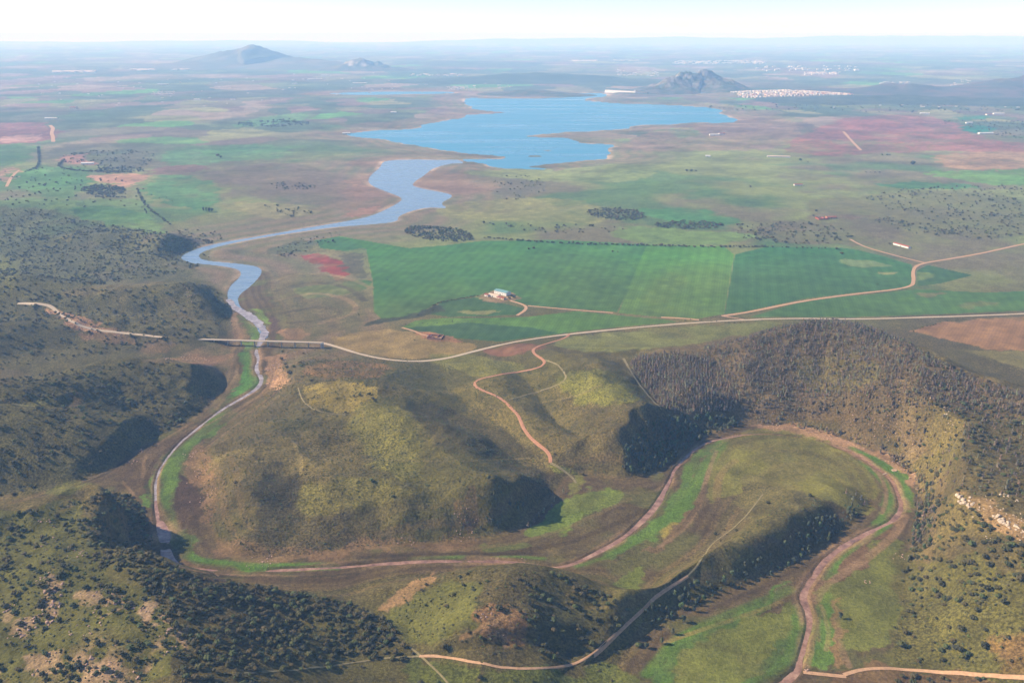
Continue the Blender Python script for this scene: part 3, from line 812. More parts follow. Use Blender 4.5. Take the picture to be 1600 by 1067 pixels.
# ------------------------------------------------------------------ the ground sheet, with the fields cut out of it as pieces of their own
def sheet(name, V, faces, mat, rgb, sp):
    used = np.unique(faces)
    remap = np.zeros(len(V), np.int64)
    remap[used] = np.arange(len(used))
    V, faces, rgb, sp = V[used], remap[faces], rgb[used], sp[used]
    me = bpy.data.meshes.new(name)
    me.vertices.add(len(V))
    me.vertices.foreach_set('co', V.astype(np.float32).ravel())
    n = len(faces)
    me.loops.add(n * 4)
    me.loops.foreach_set('vertex_index', faces.astype(np.int32).ravel())
    me.polygons.add(n)
    me.polygons.foreach_set('loop_start', np.arange(0, n * 4, 4, dtype=np.int32))
    me.polygons.foreach_set('use_smooth', np.ones(n, bool))
    me.materials.append(mat)
    me.update(calc_edges=True)
    at = me.attributes.new('cover', 'FLOAT_COLOR', 'POINT')
    at.data.foreach_set('color', np.concatenate([rgb, np.ones((len(rgb), 1))], 1).astype(np.float32).ravel())
    at = me.attributes.new('speck', 'FLOAT', 'POINT')
    at.data.foreach_set('value', sp.astype(np.float32))
    o = bpy.data.objects.new(name, me)
    COL.objects.link(o)
    o['kind'] = 'structure'
    return o

_i = np.arange(NR * NC).reshape(NR, NC)
FACES = np.stack([_i[:-1, :-1], _i[:-1, 1:], _i[1:, 1:], _i[1:, :-1]], -1).reshape(-1, 4)
fcx = (.25 * (GX[:-1, :-1] + GX[:-1, 1:] + GX[1:, 1:] + GX[1:, :-1])).ravel()
fcy = (.25 * (GY[:-1, :-1] + GY[:-1, 1:] + GY[1:, 1:] + GY[1:, :-1])).ravel()
owner = np.full(len(FACES), -1)
for k, (nm, mt, P) in enumerate(FIELDS):
    m = np.nonzero((fcx > P[:, 0].min()) & (fcx < P[:, 0].max()) & (fcy > P[:, 1].min()) & (fcy < P[:, 1].max()))[0]
    mm = m[inside(fcx[m], fcy[m], P)]
    owner[mm[GZ[:-1, :-1].ravel()[mm] < 19]] = k
GV = np.stack([GX, GY, GZ], -1).reshape(-1, 3)
_rgb, _sp = cover.reshape(-1, 3), speck.ravel()
sheet('ground', GV, FACES[owner < 0], M_GROUND, _rgb, _sp)
for k, (nm, mt, P) in enumerate(FIELDS):
    if (owner == k).sum() > 3:
        sheet(nm, GV, FACES[owner == k], M_FIELD[mt], _rgb, _sp)
# ------------------------------------------------------------------ water
def water_mat(name, rgb, rough, bump, scale, spec=.5):
    m, t, b = new_mat(name, rough, spec)
    b.inputs['Base Color'].default_value = (*lin(rgb), 1)
    tc = t.nodes.new('ShaderNodeTexCoord')
    n = noise_node(t, scale, 4, .6, tc.outputs['Object'])
    bp = t.nodes.new('ShaderNodeBump')
    bp.inputs['Strength'].default_value = bump
    bp.inputs['Distance'].default_value = 1.0
    t.links.new(n.outputs[0], bp.inputs['Height'])
    t.links.new(bp.outputs[0], b.inputs['Normal'])
    mp = t.nodes.new('ShaderNodeMapping')
    mp.inputs['Scale'].default_value = (.35, 1.6, 1)
    mp.inputs['Rotation'].default_value = (0, 0, .25)
    t.links.new(tc.outputs['Object'], mp.inputs['Vector'])
    n2 = noise_node(t, .02 if 'lake' not in name else .0035, 5, .65, mp.outputs[0])
    t.links.new(maprange(t, n2.outputs[0], .3, .7, rough * .6, rough * 1.6), b.inputs['Roughness'])
    c = t.nodes.new('ShaderNodeRGB')
    c.outputs[0].default_value = (*lin(rgb), 1)
    t.links.new(mulcol(t, c.outputs[0], maprange(t, n2.outputs[0], .3, .7, .78, 1.22)), b.inputs['Base Color'])
    return m

M_LAKE = water_mat('lake_water', (58, 126, 146), .3, .16, .05, .4)
def muddy(name, tones, rough):
    m = water_mat(name, tones[1], rough, .15, .3, .35)
    t, b = m.node_tree, m.node_tree.nodes['Principled BSDF']
    tc = t.nodes.new('ShaderNodeTexCoord')
    n = noise_node(t, .07, 5, .7, tc.outputs['Object'])
    r = t.nodes.new('ShaderNodeValToRGB')
    r.color_ramp.elements.new(.5)
    for e, p, c in zip(r.color_ramp.elements, (.34, .52, .68), tones):
        e.position, e.color = p, (*lin(c), 1)
    t.links.new(n.outputs[0], r.inputs[0])
    t.links.new(r.outputs[0], b.inputs['Base Color'])
    return m
M_INLET = water_mat('inlet_water', (112, 128, 138), .25, .25, .12, .35)
M_RIVER = muddy('muddy_water', ((104, 76, 58), (146, 108, 82), (172, 136, 108)), .2)

def water_sheet(name, outline, z, mat):
    from mathutils.geometry import tessellate_polygon
    P = [Vector((x, y, 0)) for x, y in outline]
    tris = tessellate_polygon([P])
    o = mesh_obj(name, [(x, y, z) for x, y in outline], tris, mat)
    me = o.data
    if me.polygons[0].normal.z < 0:
        me.flip_normals()
    o['kind'] = 'structure'
    return o

def grow(P, d):
    P = np.asarray(P)
    e = np.roll(P, -1, 0) - np.roll(P, 1, 0)
    n = np.stack([e[:, 1], -e[:, 0]], 1)
    n /= np.linalg.norm(n, axis=1)[:, None] + 1e-9
    area = .5 * np.sum(P[:, 0] * np.roll(P[:, 1], -1) - np.roll(P[:, 0], -1) * P[:, 1])
    return P + n * d * (1 if area > 0 else -1)

def hull(P, d):
    P = sorted(map(tuple, np.asarray(P)))
    def half(q):
        h = []
        for p in q:
            while len(h) > 1 and (h[-1][0] - h[-2][0]) * (p[1] - h[-2][1]) - (h[-1][1] - h[-2][1]) * (p[0] - h[-2][0]) <= 0:
                h.pop()
            h.append(p)
        return h[:-1]
    return grow(np.array(half(P) + half(P[::-1])), d)
water_sheet('lake', hull(LAKE_W, 60), -.25, M_LAKE)
water_sheet('lake_inlet', INLET_W, -.20, M_INLET)
water_sheet('upper_lake', UPLAKE_W, -.25, M_LAKE)

def ribbon(name, pts, width, mat, lift=.4, step=5.0, world=False, wob=.35, z=None, kind='structure', plane=None):
    """a strip laid on the terrain along a line digitised in the photograph"""
    if world:
        L, wd = pts[:, :2], pts[:, 2]
    else:
        p = densify(smooth(pts, False, 2), step)
        x, y = on_ground(p[:, 0], p[:, 1])
        if plane is not None:
            xx, yy = unproj(p[:, 0], p[:, 1], 12)
            far_ = p[:, 0] > plane
            x, y = np.where(far_, xx, x), np.where(far_, yy, y)
        L = np.stack([x, y], 1)
        wd = np.full(len(L), float(width))
    # even out to at most 12 m between samples
    seg = np.hypot(*np.diff(L, axis=0).T)
    s = np.concatenate([[0], np.cumsum(seg)])
    keep = np.concatenate([[True], np.diff(s) > .01])
    s, L, wd = s[keep], L[keep], wd[keep]
    n = max(2, int(s[-1] / (4 if world else 8)) + 1)
    q = np.linspace(0, s[-1], n)
    L = np.stack([np.interp(q, s, L[:, 0]), np.interp(q, s, L[:, 1])], 1)
    if n > 6:
        k = np.array([.25, .5, .25])
        for _ in range(2):
            L[1:-1] = .25 * L[:-2] + .5 * L[1:-1] + .25 * L[2:]
    wd = np.interp(q, s, wd)
    t = np.gradient(L, axis=0)
    t /= np.linalg.norm(t, axis=1)[:, None] + 1e-9
    nrm = np.stack([-t[:, 1], t[:, 0]], 1)
    wl = wd * .5 * (1 + wob * fbm(q, q * 0 + 3, 60, 5, 81, .7))
    wr = wd * .5 * (1 + wob * fbm(q, q * 0 + 9, 60, 5, 82, .7))
    rows = [L + nrm * (wl)[:, None], L + nrm * (wl * .33)[:, None], L - nrm * (wr * .33)[:, None], L - nrm * wr[:, None]]
    V, F = [], []
    for r in rows:
        zz = ground(r[:, 0], r[:, 1]) + lift if z is None else np.full(n, z)
        V.append(np.column_stack([r, zz]))
    if z is None:
        top = np.maximum.reduce([v[:, 2] for v in V[1:3]])
        V[1][:, 2] = V[2][:, 2] = top
    V = np.vstack(V)
    for r in range(3):
        for i in range(n - 1):
            a = r * n + i
            F.append((a, a + n, a + n + 1, a + 1))
    o = mesh_obj(name, V, F, mat, smooth_shade=True)
    o['kind'] = kind
    return o

rx, ry = unproj(RIV[:, 0], RIV[:, 1])
k_ = int(np.argmin(np.hypot(RIV[:, 0] - 243, RIV[:, 1] - 785)))
M_STREAM = muddy('stony_stream', ((96, 84, 74), (150, 134, 124), (182, 168, 156)), .3)
ribbon('stream', np.column_stack([rx, ry, RIV[:, 2] * .95])[:k_ + 2], 0, M_STREAM, world=True, wob=1.5, z=.36)
ribbon('river', np.column_stack([rx, ry, RIV[:, 2] * .9])[k_:], 0, M_RIVER, world=True, wob=1.3, z=.38)

M_ROAD = plain_mat('pale_road', (178, 156, 126), .08, .3)
M_TRACK = plain_mat('dirt_track', (178, 138, 100), .14, .3)
M_RED_TRACK = plain_mat('red_dirt_track', (162, 114, 82), .14, .3)
M_PATH = plain_mat('worn_path', (126, 112, 74), .2, .3)
ROAD_W = [(28,474),(60,475),(78,477),(86,484),(100,496),(122,508),(150,516),(200,521),(253,527)]
ROAD_E = [(500,535),(520,540),(545,548),(575,557),(620,564),(660,565),(700,560),(740,549),(790,537),(830,530),(890,522),(960,515),(1060,506),(1160,500),(1230,498),(1340,497),(1450,494),(1600,489),(1680,486)]
ribbon('road', ROAD_W, 7, M_ROAD)
ribbon('road', ROAD_E, 8, M_ROAD, plane=1120)
T = [
 ('dirt_track', [(890,522),(885,528),(850,538),(832,545),(833,552),(845,560),(853,565),(848,572),(838,577),(800,582),(760,590),(742,594),(740,602),(748,608),(775,618),(790,628),(800,640),(812,650),(815,665),(825,680),(840,695),(857,706),(861,715),(860,723)], 5.0, M_RED_TRACK),
 ('dirt_track', [(860,723),(880,735),(893,742),(900,755)], 3.5, M_PATH),
 ('dirt_track', [(852,563),(870,568),(880,580),(887,590),(878,600),(830,615),(795,625)], 3, M_PATH),
 ('dirt_track', [(797,470),(812,474),(824,479),(820,486),(808,493)], 7, M_TRACK),
 ('dirt_track', [(825,478),(880,483),(958,489)], 6, M_TRACK),
 ('dirt_track', [(1033,496),(1060,497),(1092,500)], 8, M_TRACK),
 ('dirt_track', [(1128,494),(1148,497),(1165,500)], 5, M_TRACK),
 ('dirt_track', [(1128,494),(1165,489),(1250,471),(1330,460),(1424,450),(1428,438),(1426,425),(1431,415),(1447,411)], 9, M_TRACK),
 ('dirt_track', [(1445,411),(1470,407),(1530,397),(1560,390),(1620,377)], 9, M_TRACK),
 ('dirt_track', [(1445,411),(1400,400),(1350,386),(1328,374)], 8, M_TRACK),
 ('dirt_track', [(655,1025),(690,1024),(740,1035),(790,1044),(850,1045),(890,1040),(925,1025),(955,1000),(985,970),(1010,948),(1020,935),(1050,915),(1075,900)], 2.7, M_TRACK),
 ('dirt_track', [(1075,900),(1090,885),(1110,850),(1140,830),(1165,808),(1192,772)], 2.0, M_PATH),
 ('dirt_track', [(370,1052),(430,1049),(500,1043),(560,1033),(610,1027),(655,1025)], 2.2, M_PATH),
 ('dirt_track', [(640,1010),(658,1025),(690,1055),(702,1070)], 1.9, M_PATH),
 ('dirt_track', [(1255,1050),(1290,1054),(1322,1057)], 4.5, M_TRACK),
 ('dirt_track', [(1318,1054),(1345,1045),(1380,1043),(1450,1048),(1520,1053),(1600,1059),(1650,1062)], 4.2, M_TRACK),
 ('dirt_track', [(974,560),(990,588),(1010,615),(1033,640)], 4, M_PATH),
 ('dirt_track', [(78,196),(84,201),(80,208),(83,214),(83,222)], 22, M_TRACK),
 ('dirt_track', [(10,292),(18,276),(30,266)], 12, M_TRACK),
 ('dirt_track', [(628,512),(650,518),(660,524),(690,528)], 5, M_TRACK),
 ('dirt_track', [(1318,206),(1335,225),(1345,235)], 16, M_TRACK),
 ('dirt_track', [(466,606),(470,622),(480,634),(500,645),(540,648)], 1.8, M_PATH),
]
for nm, p, wdt, m in T:
    ribbon(nm, p, wdt, m, step=4)

# ------------------------------------------------------------------ far hills, each a body of its own rising out of the plain
def hill(name, pts, foot_l, foot_r, colors, rough, res=70, steep=1.6, seed=1):
    p = densify(smooth(pts, False, 2), 4)
    # walk the crest at the distance of its foot: (px of the crest, foot px y, height)
    x, y = unproj(p[:, 0], p[:, 1], 0)
    R = max(foot_l, foot_r)
    gx = np.linspace(x.min() - R, x.max() + R, res * 2)
    gy = np.linspace(y.min() - R, y.max() + R, res)
    X, Y = np.meshgrid(gx, gy)
    d, h, side = seg_dist(X + R * .12 * fbm(X, Y, R * .5, 3, seed), Y + R * .12 * fbm(X, Y, R * .5, 3, seed + 1), np.stack([x, y], 1), False, p[:, 2])
    t = np.clip(d / R, 0, 1)
    hgt = h * (1 - t ** 1.5) ** (1 + steep * .5)
    Z = hgt * (1 + rough * fbm(X, Y, R * .35, 5, seed + 2, .6)) - rough * .5 * hgt * np.abs(fbm(X, Y, R * .22, 3, seed + 3))
    base = sample(GZ, X.ravel(), Y.ravel()).reshape(X.shape)
    Z = base - 14 + Z * ss(0, .12, 1 - t) + 16 * ss(0, .1, 1 - t)
    n0, n1 = X.shape
    i = np.arange(n0 * n1).reshape(n0, n1)
    F = np.stack([i[:-1, :-1], i[:-1, 1:], i[1:, 1:], i[1:, :-1]], -1).reshape(-1, 4)
    keep = (t.ravel()[F].min(1) < 1)
    F = F[keep]
    c0, c1, c2 = (lin(c) for c in colors)
    k = fbm(X, Y, R * .18, 4, seed + 5)
    rgb = mix(np.broadcast_to(c0, X.shape + (3,)), c1, ss(-.2, .3, k))
    gz = np.hypot(*np.gradient(Z, gy, gx))
    rgb = mix(rgb, c2, ss(.45, .9, gz) * ss(-.3, .2, fbm(X, Y, R * .1, 3, seed + 7)))
    o = sheet(name, np.stack([X, Y, Z], -1).reshape(-1, 3), F, M_GROUND, np.clip(rgb, .01, .8).reshape(-1, 3), np.zeros(X.size))
    return o

hill('mountain', [(310,106,90),(340,105,210),(362,104,300),(385,104,400),(400,104,380),(420,104,270),(450,104,170),(490,106,110)], 1500, 1500, ((92,96,84),(112,104,92),(124,116,104)), .3, 70, 1.2, 3)
hill('hill', [(500,106,90),(520,106,110),(545,106,60)], 700, 700, ((92,96,84),(112,104,92),(134,126,114)), .3, 30, 1.3, 13)
hill('hill', [(524,111,60),(545,111,130),(560,111,205),(572,111,190),(585,111,120),(598,111,130),(612,111,60)], 520, 520, ((84,90,74),(104,98,84),(170,158,146)), .4, 46, 1.3, 23)
hill('rocky_hill', [(1022,145,50),(1045,144,130),(1062,143,180),(1085,142,222),(1100,142,214),(1118,143,160),(1135,145,80)], 460, 460, ((70,76,56),(104,94,78),(140,130,116)), .35, 80, 1.05, 33)
hill('hill', [(700,128,30),(760,127,60),(830,127,100),(880,127,90),(950,128,50),(1000,130,20)], 900, 900, ((70,80,58),(84,90,66),(90,92,74)), .3, 40, 1.3, 43)
hill('hill', [(790,148,20),(820,148,46),(850,148,40),(884,149,16)], 330, 330, ((76,82,56),(100,92,70),(150,128,104)), .3, 30, 1.2, 53)
hill('hill', [(1330,146,20),(1380,145,70),(1440,145,80),(1500,147,60),(1540,146,80),(1600,142,150),(1680,140,190)], 800, 800, ((74,76,62),(100,84,74),(160,130,112)), .5, 50, 1.2, 63)
hill('hill', [(1270,158,20),(1330,157,36),(1420,158,44),(1500,160,36),(1560,160,20)], 600, 600, ((62,72,56),(78,82,62),(96,88,74)), .4, 40, 1.2, 73)
def far_range():
    """the low blue range that closes the plain"""
    n, k = 260, 9
    X = np.linspace(-52000, 52000, n)
    V, F = [], []
    crest = 110 + 270 * ss(-8000, 22000, X) + 170 * fbm(X, X * 0, 9000, 5, 91) + 60 * np.abs(fbm(X, X * 0 + 5, 3500, 3, 92))
    for j in range(k):
        f = j / (k - 1)
        y = 53000 + 9000 * f + 1500 * fbm(X, X * 0 + f * 4, 7000, 3, 93)
        V.append(np.column_stack([X, y, -20 + crest * ss(0, .75, f) * (1 + .25 * fbm(X, y, 2500, 4, 94))]))
    V = np.vstack(V)
    for j in range(k - 1):
        for i in range(n - 1):
            a = j * n + i
            F.append((a, a + 1, a + n + 1, a + n))
    rgb = np.broadcast_to(lin((84, 92, 78)), (len(V), 3)).copy()
    return sheet('distant_hills', V, np.array(F), M_GROUND, rgb, np.zeros(len(V)))
far_range()

# ------------------------------------------------------------------ haze
def haze():
    m = bpy.data.materials.new('hazy_air')
    m.use_nodes = True
    t = m.node_tree
    for n in list(t.nodes):
        if n.type != 'OUTPUT_MATERIAL':
            t.nodes.remove(n)
    v = t.nodes.new('ShaderNodeVolumePrincipled')
    v.inputs['Color'].default_value = (*HAZE_COLOR, 1)
    v.inputs['Density'].default_value = HAZE_DENSITY
    v.inputs['Density Attribute'].default_value = ''
    v.inputs['Absorption Color'].default_value = (1, 1, 1, 1)
    v.inputs['Anisotropy'].default_value = HAZE_G
    t.links.new(v.outputs[0], t.nodes['Material Output'].inputs['Volume'])
    lo, hi = np.array([-150000., -900., -40.]), np.array([150000., 165000., CAM_H + 40])
    V = [(x, y, z) for x in (lo[0], hi[0]) for y in (lo[1], hi[1]) for z in (lo[2], hi[2])]
    o = mesh_obj('haze', V, [(0, 1, 3, 2), (4, 6, 7, 5), (0, 4, 5, 1), (2, 3, 7, 6), (0, 2, 6, 4), (1, 5, 7, 3)], m)
    o['kind'] = 'stuff'
HAZE_G = 0.0
haze()
# ------------------------------------------------------------------ trees and shrubs
def leaf_mat(name, rgb, var=.35, tint=(1.0, 1.0, 1.0), rough=.7):
    m, t, b = new_mat(name, rough, .15)
    oi = t.nodes.new('ShaderNodeObjectInfo')
    tc = t.nodes.new('ShaderNodeTexCoord')
    n = noise_node(t, 1.1, 3, .7, tc.outputs['Object'])
    c = np.array(lin(rgb))
    rp = t.nodes.new('ShaderNodeValToRGB')
    e = rp.color_ramp.elements
    tones = [c * (1 - var), c * np.array(tint), c * np.array((1.5, 1.12, .95)) * (1 + .3 * var), c * np.array((.95, 1.2, .8)) * (1 + var), c * (1 - .5 * var)]
    for k in range(len(tones) - 2):
        e.new(.5)
    for k, q in enumerate(tones):
        e[k].position = k / (len(tones) - 1)
        e[k].color = (*q, 1)
    t.links.new(oi.outputs['Random'], rp.inputs[0])
    t.links.new(mulcol(t, rp.outputs[0], maprange(t, n.outputs[0], .3, .7, .7, 1.35)), b.inputs['Base Color'])
    return m

M_OAK = leaf_mat('oak_leaves', (70, 68, 42), .4, (1.12, 1.04, .9))
M_SCRUB = leaf_mat('scrub_leaves', (76, 78, 46), .35, (1.15, 1.05, .9))
M_GREY = leaf_mat('greyish_leaves', (104, 94, 80), .4, (1.0, .97, .98))
M_PINE = leaf_mat('pine_leaves', (64, 70, 48), .3, (1.1, 1.0, .95))
M_BARK = plain_mat('bark', (92, 78, 66), .2, 3)

ICO1 = bmesh.new()
bmesh.ops.create_icosphere(ICO1, subdivisions=2, radius=1)
IV = np.array([v.co[:] for v in ICO1.verts])
IF = [tuple(v.index for v in f.verts) for f in ICO1.faces]
ICO0 = bmesh.new()
bmesh.ops.create_icosphere(ICO0, subdivisions=1, radius=1)
JV = np.array([v.co[:] for v in ICO0.verts])
JF = [tuple(v.index for v in f.verts) for f in ICO0.faces]

def lumps(items, r, fine=True, jag=.32, sprays=0):
    """crown made of jagged lumps [(centre, radii)] with leaf sprays standing off them"""
    V, F = [], []
    bv, bf = (IV, IF) if fine else (JV, JF)
    off = 0
    for c, rad in items:
        rad = np.broadcast_to(np.asarray(rad, float), 3)
        k = 1 + jag * (r.random(len(bv)) * 2 - 1)
        v = bv * k[:, None] * rad + np.asarray(c)
        V.append(v)
        F += [tuple(i + off for i in f) for f in bf]
        off += len(v)
        for _ in range(sprays):
            d = r.normal(size=3)
            d /= np.linalg.norm(d)
            if d[2] < -.4:
                d[2] *= -1
            p = np.asarray(c) + d * rad * (1.0 + .22 * r.random())
            a = r.normal(size=3); a /= np.linalg.norm(a)
            b = np.cross(a, d + .3 * r.normal(size=3)); b /= np.linalg.norm(b) + 1e-9
            s = rad.mean() * (.16 + .16 * r.random())
            V.append(np.array([p - a * s, p + b * s * .7, p + a * s, p - b * s * .7]))
            F.append((off, off + 1, off + 2, off + 3))
            off += 4
    return np.vstack(V), F

def tube(p0, p1, r0, r1, n=6):
    p0, p1 = np.asarray(p0, float), np.asarray(p1, float)
    d = p1 - p0
    d /= np.linalg.norm(d)
    a = np.cross(d, [0.3, 1, .2]); a /= np.linalg.norm(a)
    b = np.cross(d, a)
    t = np.linspace(0, 2 * math.pi, n, endpoint=False)
    ring = np.cos(t)[:, None] * a + np.sin(t)[:, None] * b
    V = np.vstack([p0 + ring * r0, p1 + ring * r1])
    F = [(i, (i + 1) % n, n + (i + 1) % n, n + i) for i in range(n)] + [tuple(range(n, 2 * n))]
    return V, F

def join(parts):
    V, F, off = [], [], 0
    for v, f in parts:
        V.append(v)
        F += [tuple(i + off for i in q) for q in f]
        off += len(v)
    return np.vstack(V), F

def mesh_only(name, V, F, mats, idx=None):
    me = bpy.data.meshes.new(name)
    me.from_pydata(V.tolist(), [], F)
    for m in mats:
        me.materials.append(m)
    if idx is not None:
        me.polygons.foreach_set('material_index', np.asarray(idx, np.int32))
    me.update()
    return me

def make_kind(kind, variants, seed):
    """unit-size trees (about 1 m across): a list of (trunk mesh, crown mesh, both in one mesh)"""
    out = []
    for k in range(variants):
        r = np.random.default_rng(seed + k)
        if kind == 'oak':                      # low, wide, rounded; several domes on a short forked stem
            items = [((0, 0, .46), (.34, .33, .28))]
            for a in np.linspace(0, 6.28, 6)[:-1] + r.random() * 6:
                q = .24 + .10 * r.random()
                items.append(((q * math.cos(a), q * math.sin(a), .38 + .18 * r.random()), np.array([.21, .21, .18]) * (.8 + .5 * r.random())))
            crown = lumps(items, r, True, .26, 9)
            stem = join([tube((0, 0, -.25), (.03, .01, .24), .055, .045), tube((.03, .01, .2), (.18, .08, .42), .035, .02, 5), tube((.02, 0, .2), (-.16, -.1, .42), .035, .02, 5)])
            cm, sm = M_OAK, M_BARK
        elif kind == 'shrub':
            items = [((.16 * r.normal(), .16 * r.normal(), .2 + .1 * r.random()), np.array([.32, .32, .24]) * (.7 + .6 * r.random())) for _ in range(3)]
            crown = lumps(items, r, False, .35, 5)
            stem = tube((0, 0, -.3), (0, 0, .2), .05, .04, 5)
            cm, sm = M_SCRUB, M_BARK
        elif kind == 'thin':                   # tall grove tree: bare grey stem, narrow ragged crown
            items = []
            for j in range(6):
                z = .62 + .26 * j + .1 * r.random()
                w_ = (.37 - .04 * j) * (.7 + .6 * r.random())
                a = r.random() * 6.28
                items.append(((.13 * math.cos(a), .13 * math.sin(a), z), (w_, w_, .2)))
            crown = lumps(items, r, False, .4, 8)
            lean = .08 * r.normal(size=2)
            stem = join([tube((0, 0, -.3), (lean[0], lean[1], 1.3), .05, .03, 6), tube((lean[0], lean[1], 1.3), (lean[0], lean[1], 2.0), .03, .012, 5)])
            cm, sm = M_GREY, M_BARK
        else:                                  # 'cliff': taller dark tree of the shady banks
            items = []
            for j in range(7):
                z = .45 + .8 * r.random()
                a, q = r.random() * 6.28, .22 * r.random()
                items.append(((q * math.cos(a), q * math.sin(a), z), np.array([.26, .26, .24]) * (.7 + .5 * r.random())))
            crown = lumps(items, r, True, .3, 6)
            stem = tube((0, 0, -.3), (0, 0, .9), .06, .03, 6)
            cm, sm = M_PINE, M_BARK
        nm = {'oak': 'holm_oak', 'shrub': 'shrub', 'thin': 'grove_tree', 'cliff': 'bank_tree'}[kind]
        tm = mesh_only(nm + '_trunk', *stem, [sm])
        cw = mesh_only(nm + '_crown', *crown, [cm])
        V, F = join([stem, crown])
        both = mesh_only(nm + '_whole', V, F, [sm, cm], [0] * len(stem[1]) + [1] * len(crown[1]))
        out.append((tm, cw, both))
    return out

KINDS = {'oak': make_kind('oak', 6, 100), 'shrub': make_kind('shrub', 5, 200), 'thin': make_kind('thin', 6, 300), 'cliff': make_kind('cliff', 5, 400)}
PROTO = {}
for k, lst in KINDS.items():
    c = bpy.data.collections.new('pattern_' + k)
    for i, (_, _, both) in enumerate(lst):
        c.objects.link(bpy.data.objects.new('pattern_%s_%d' % (k, i), both))
    PROTO[k] = c

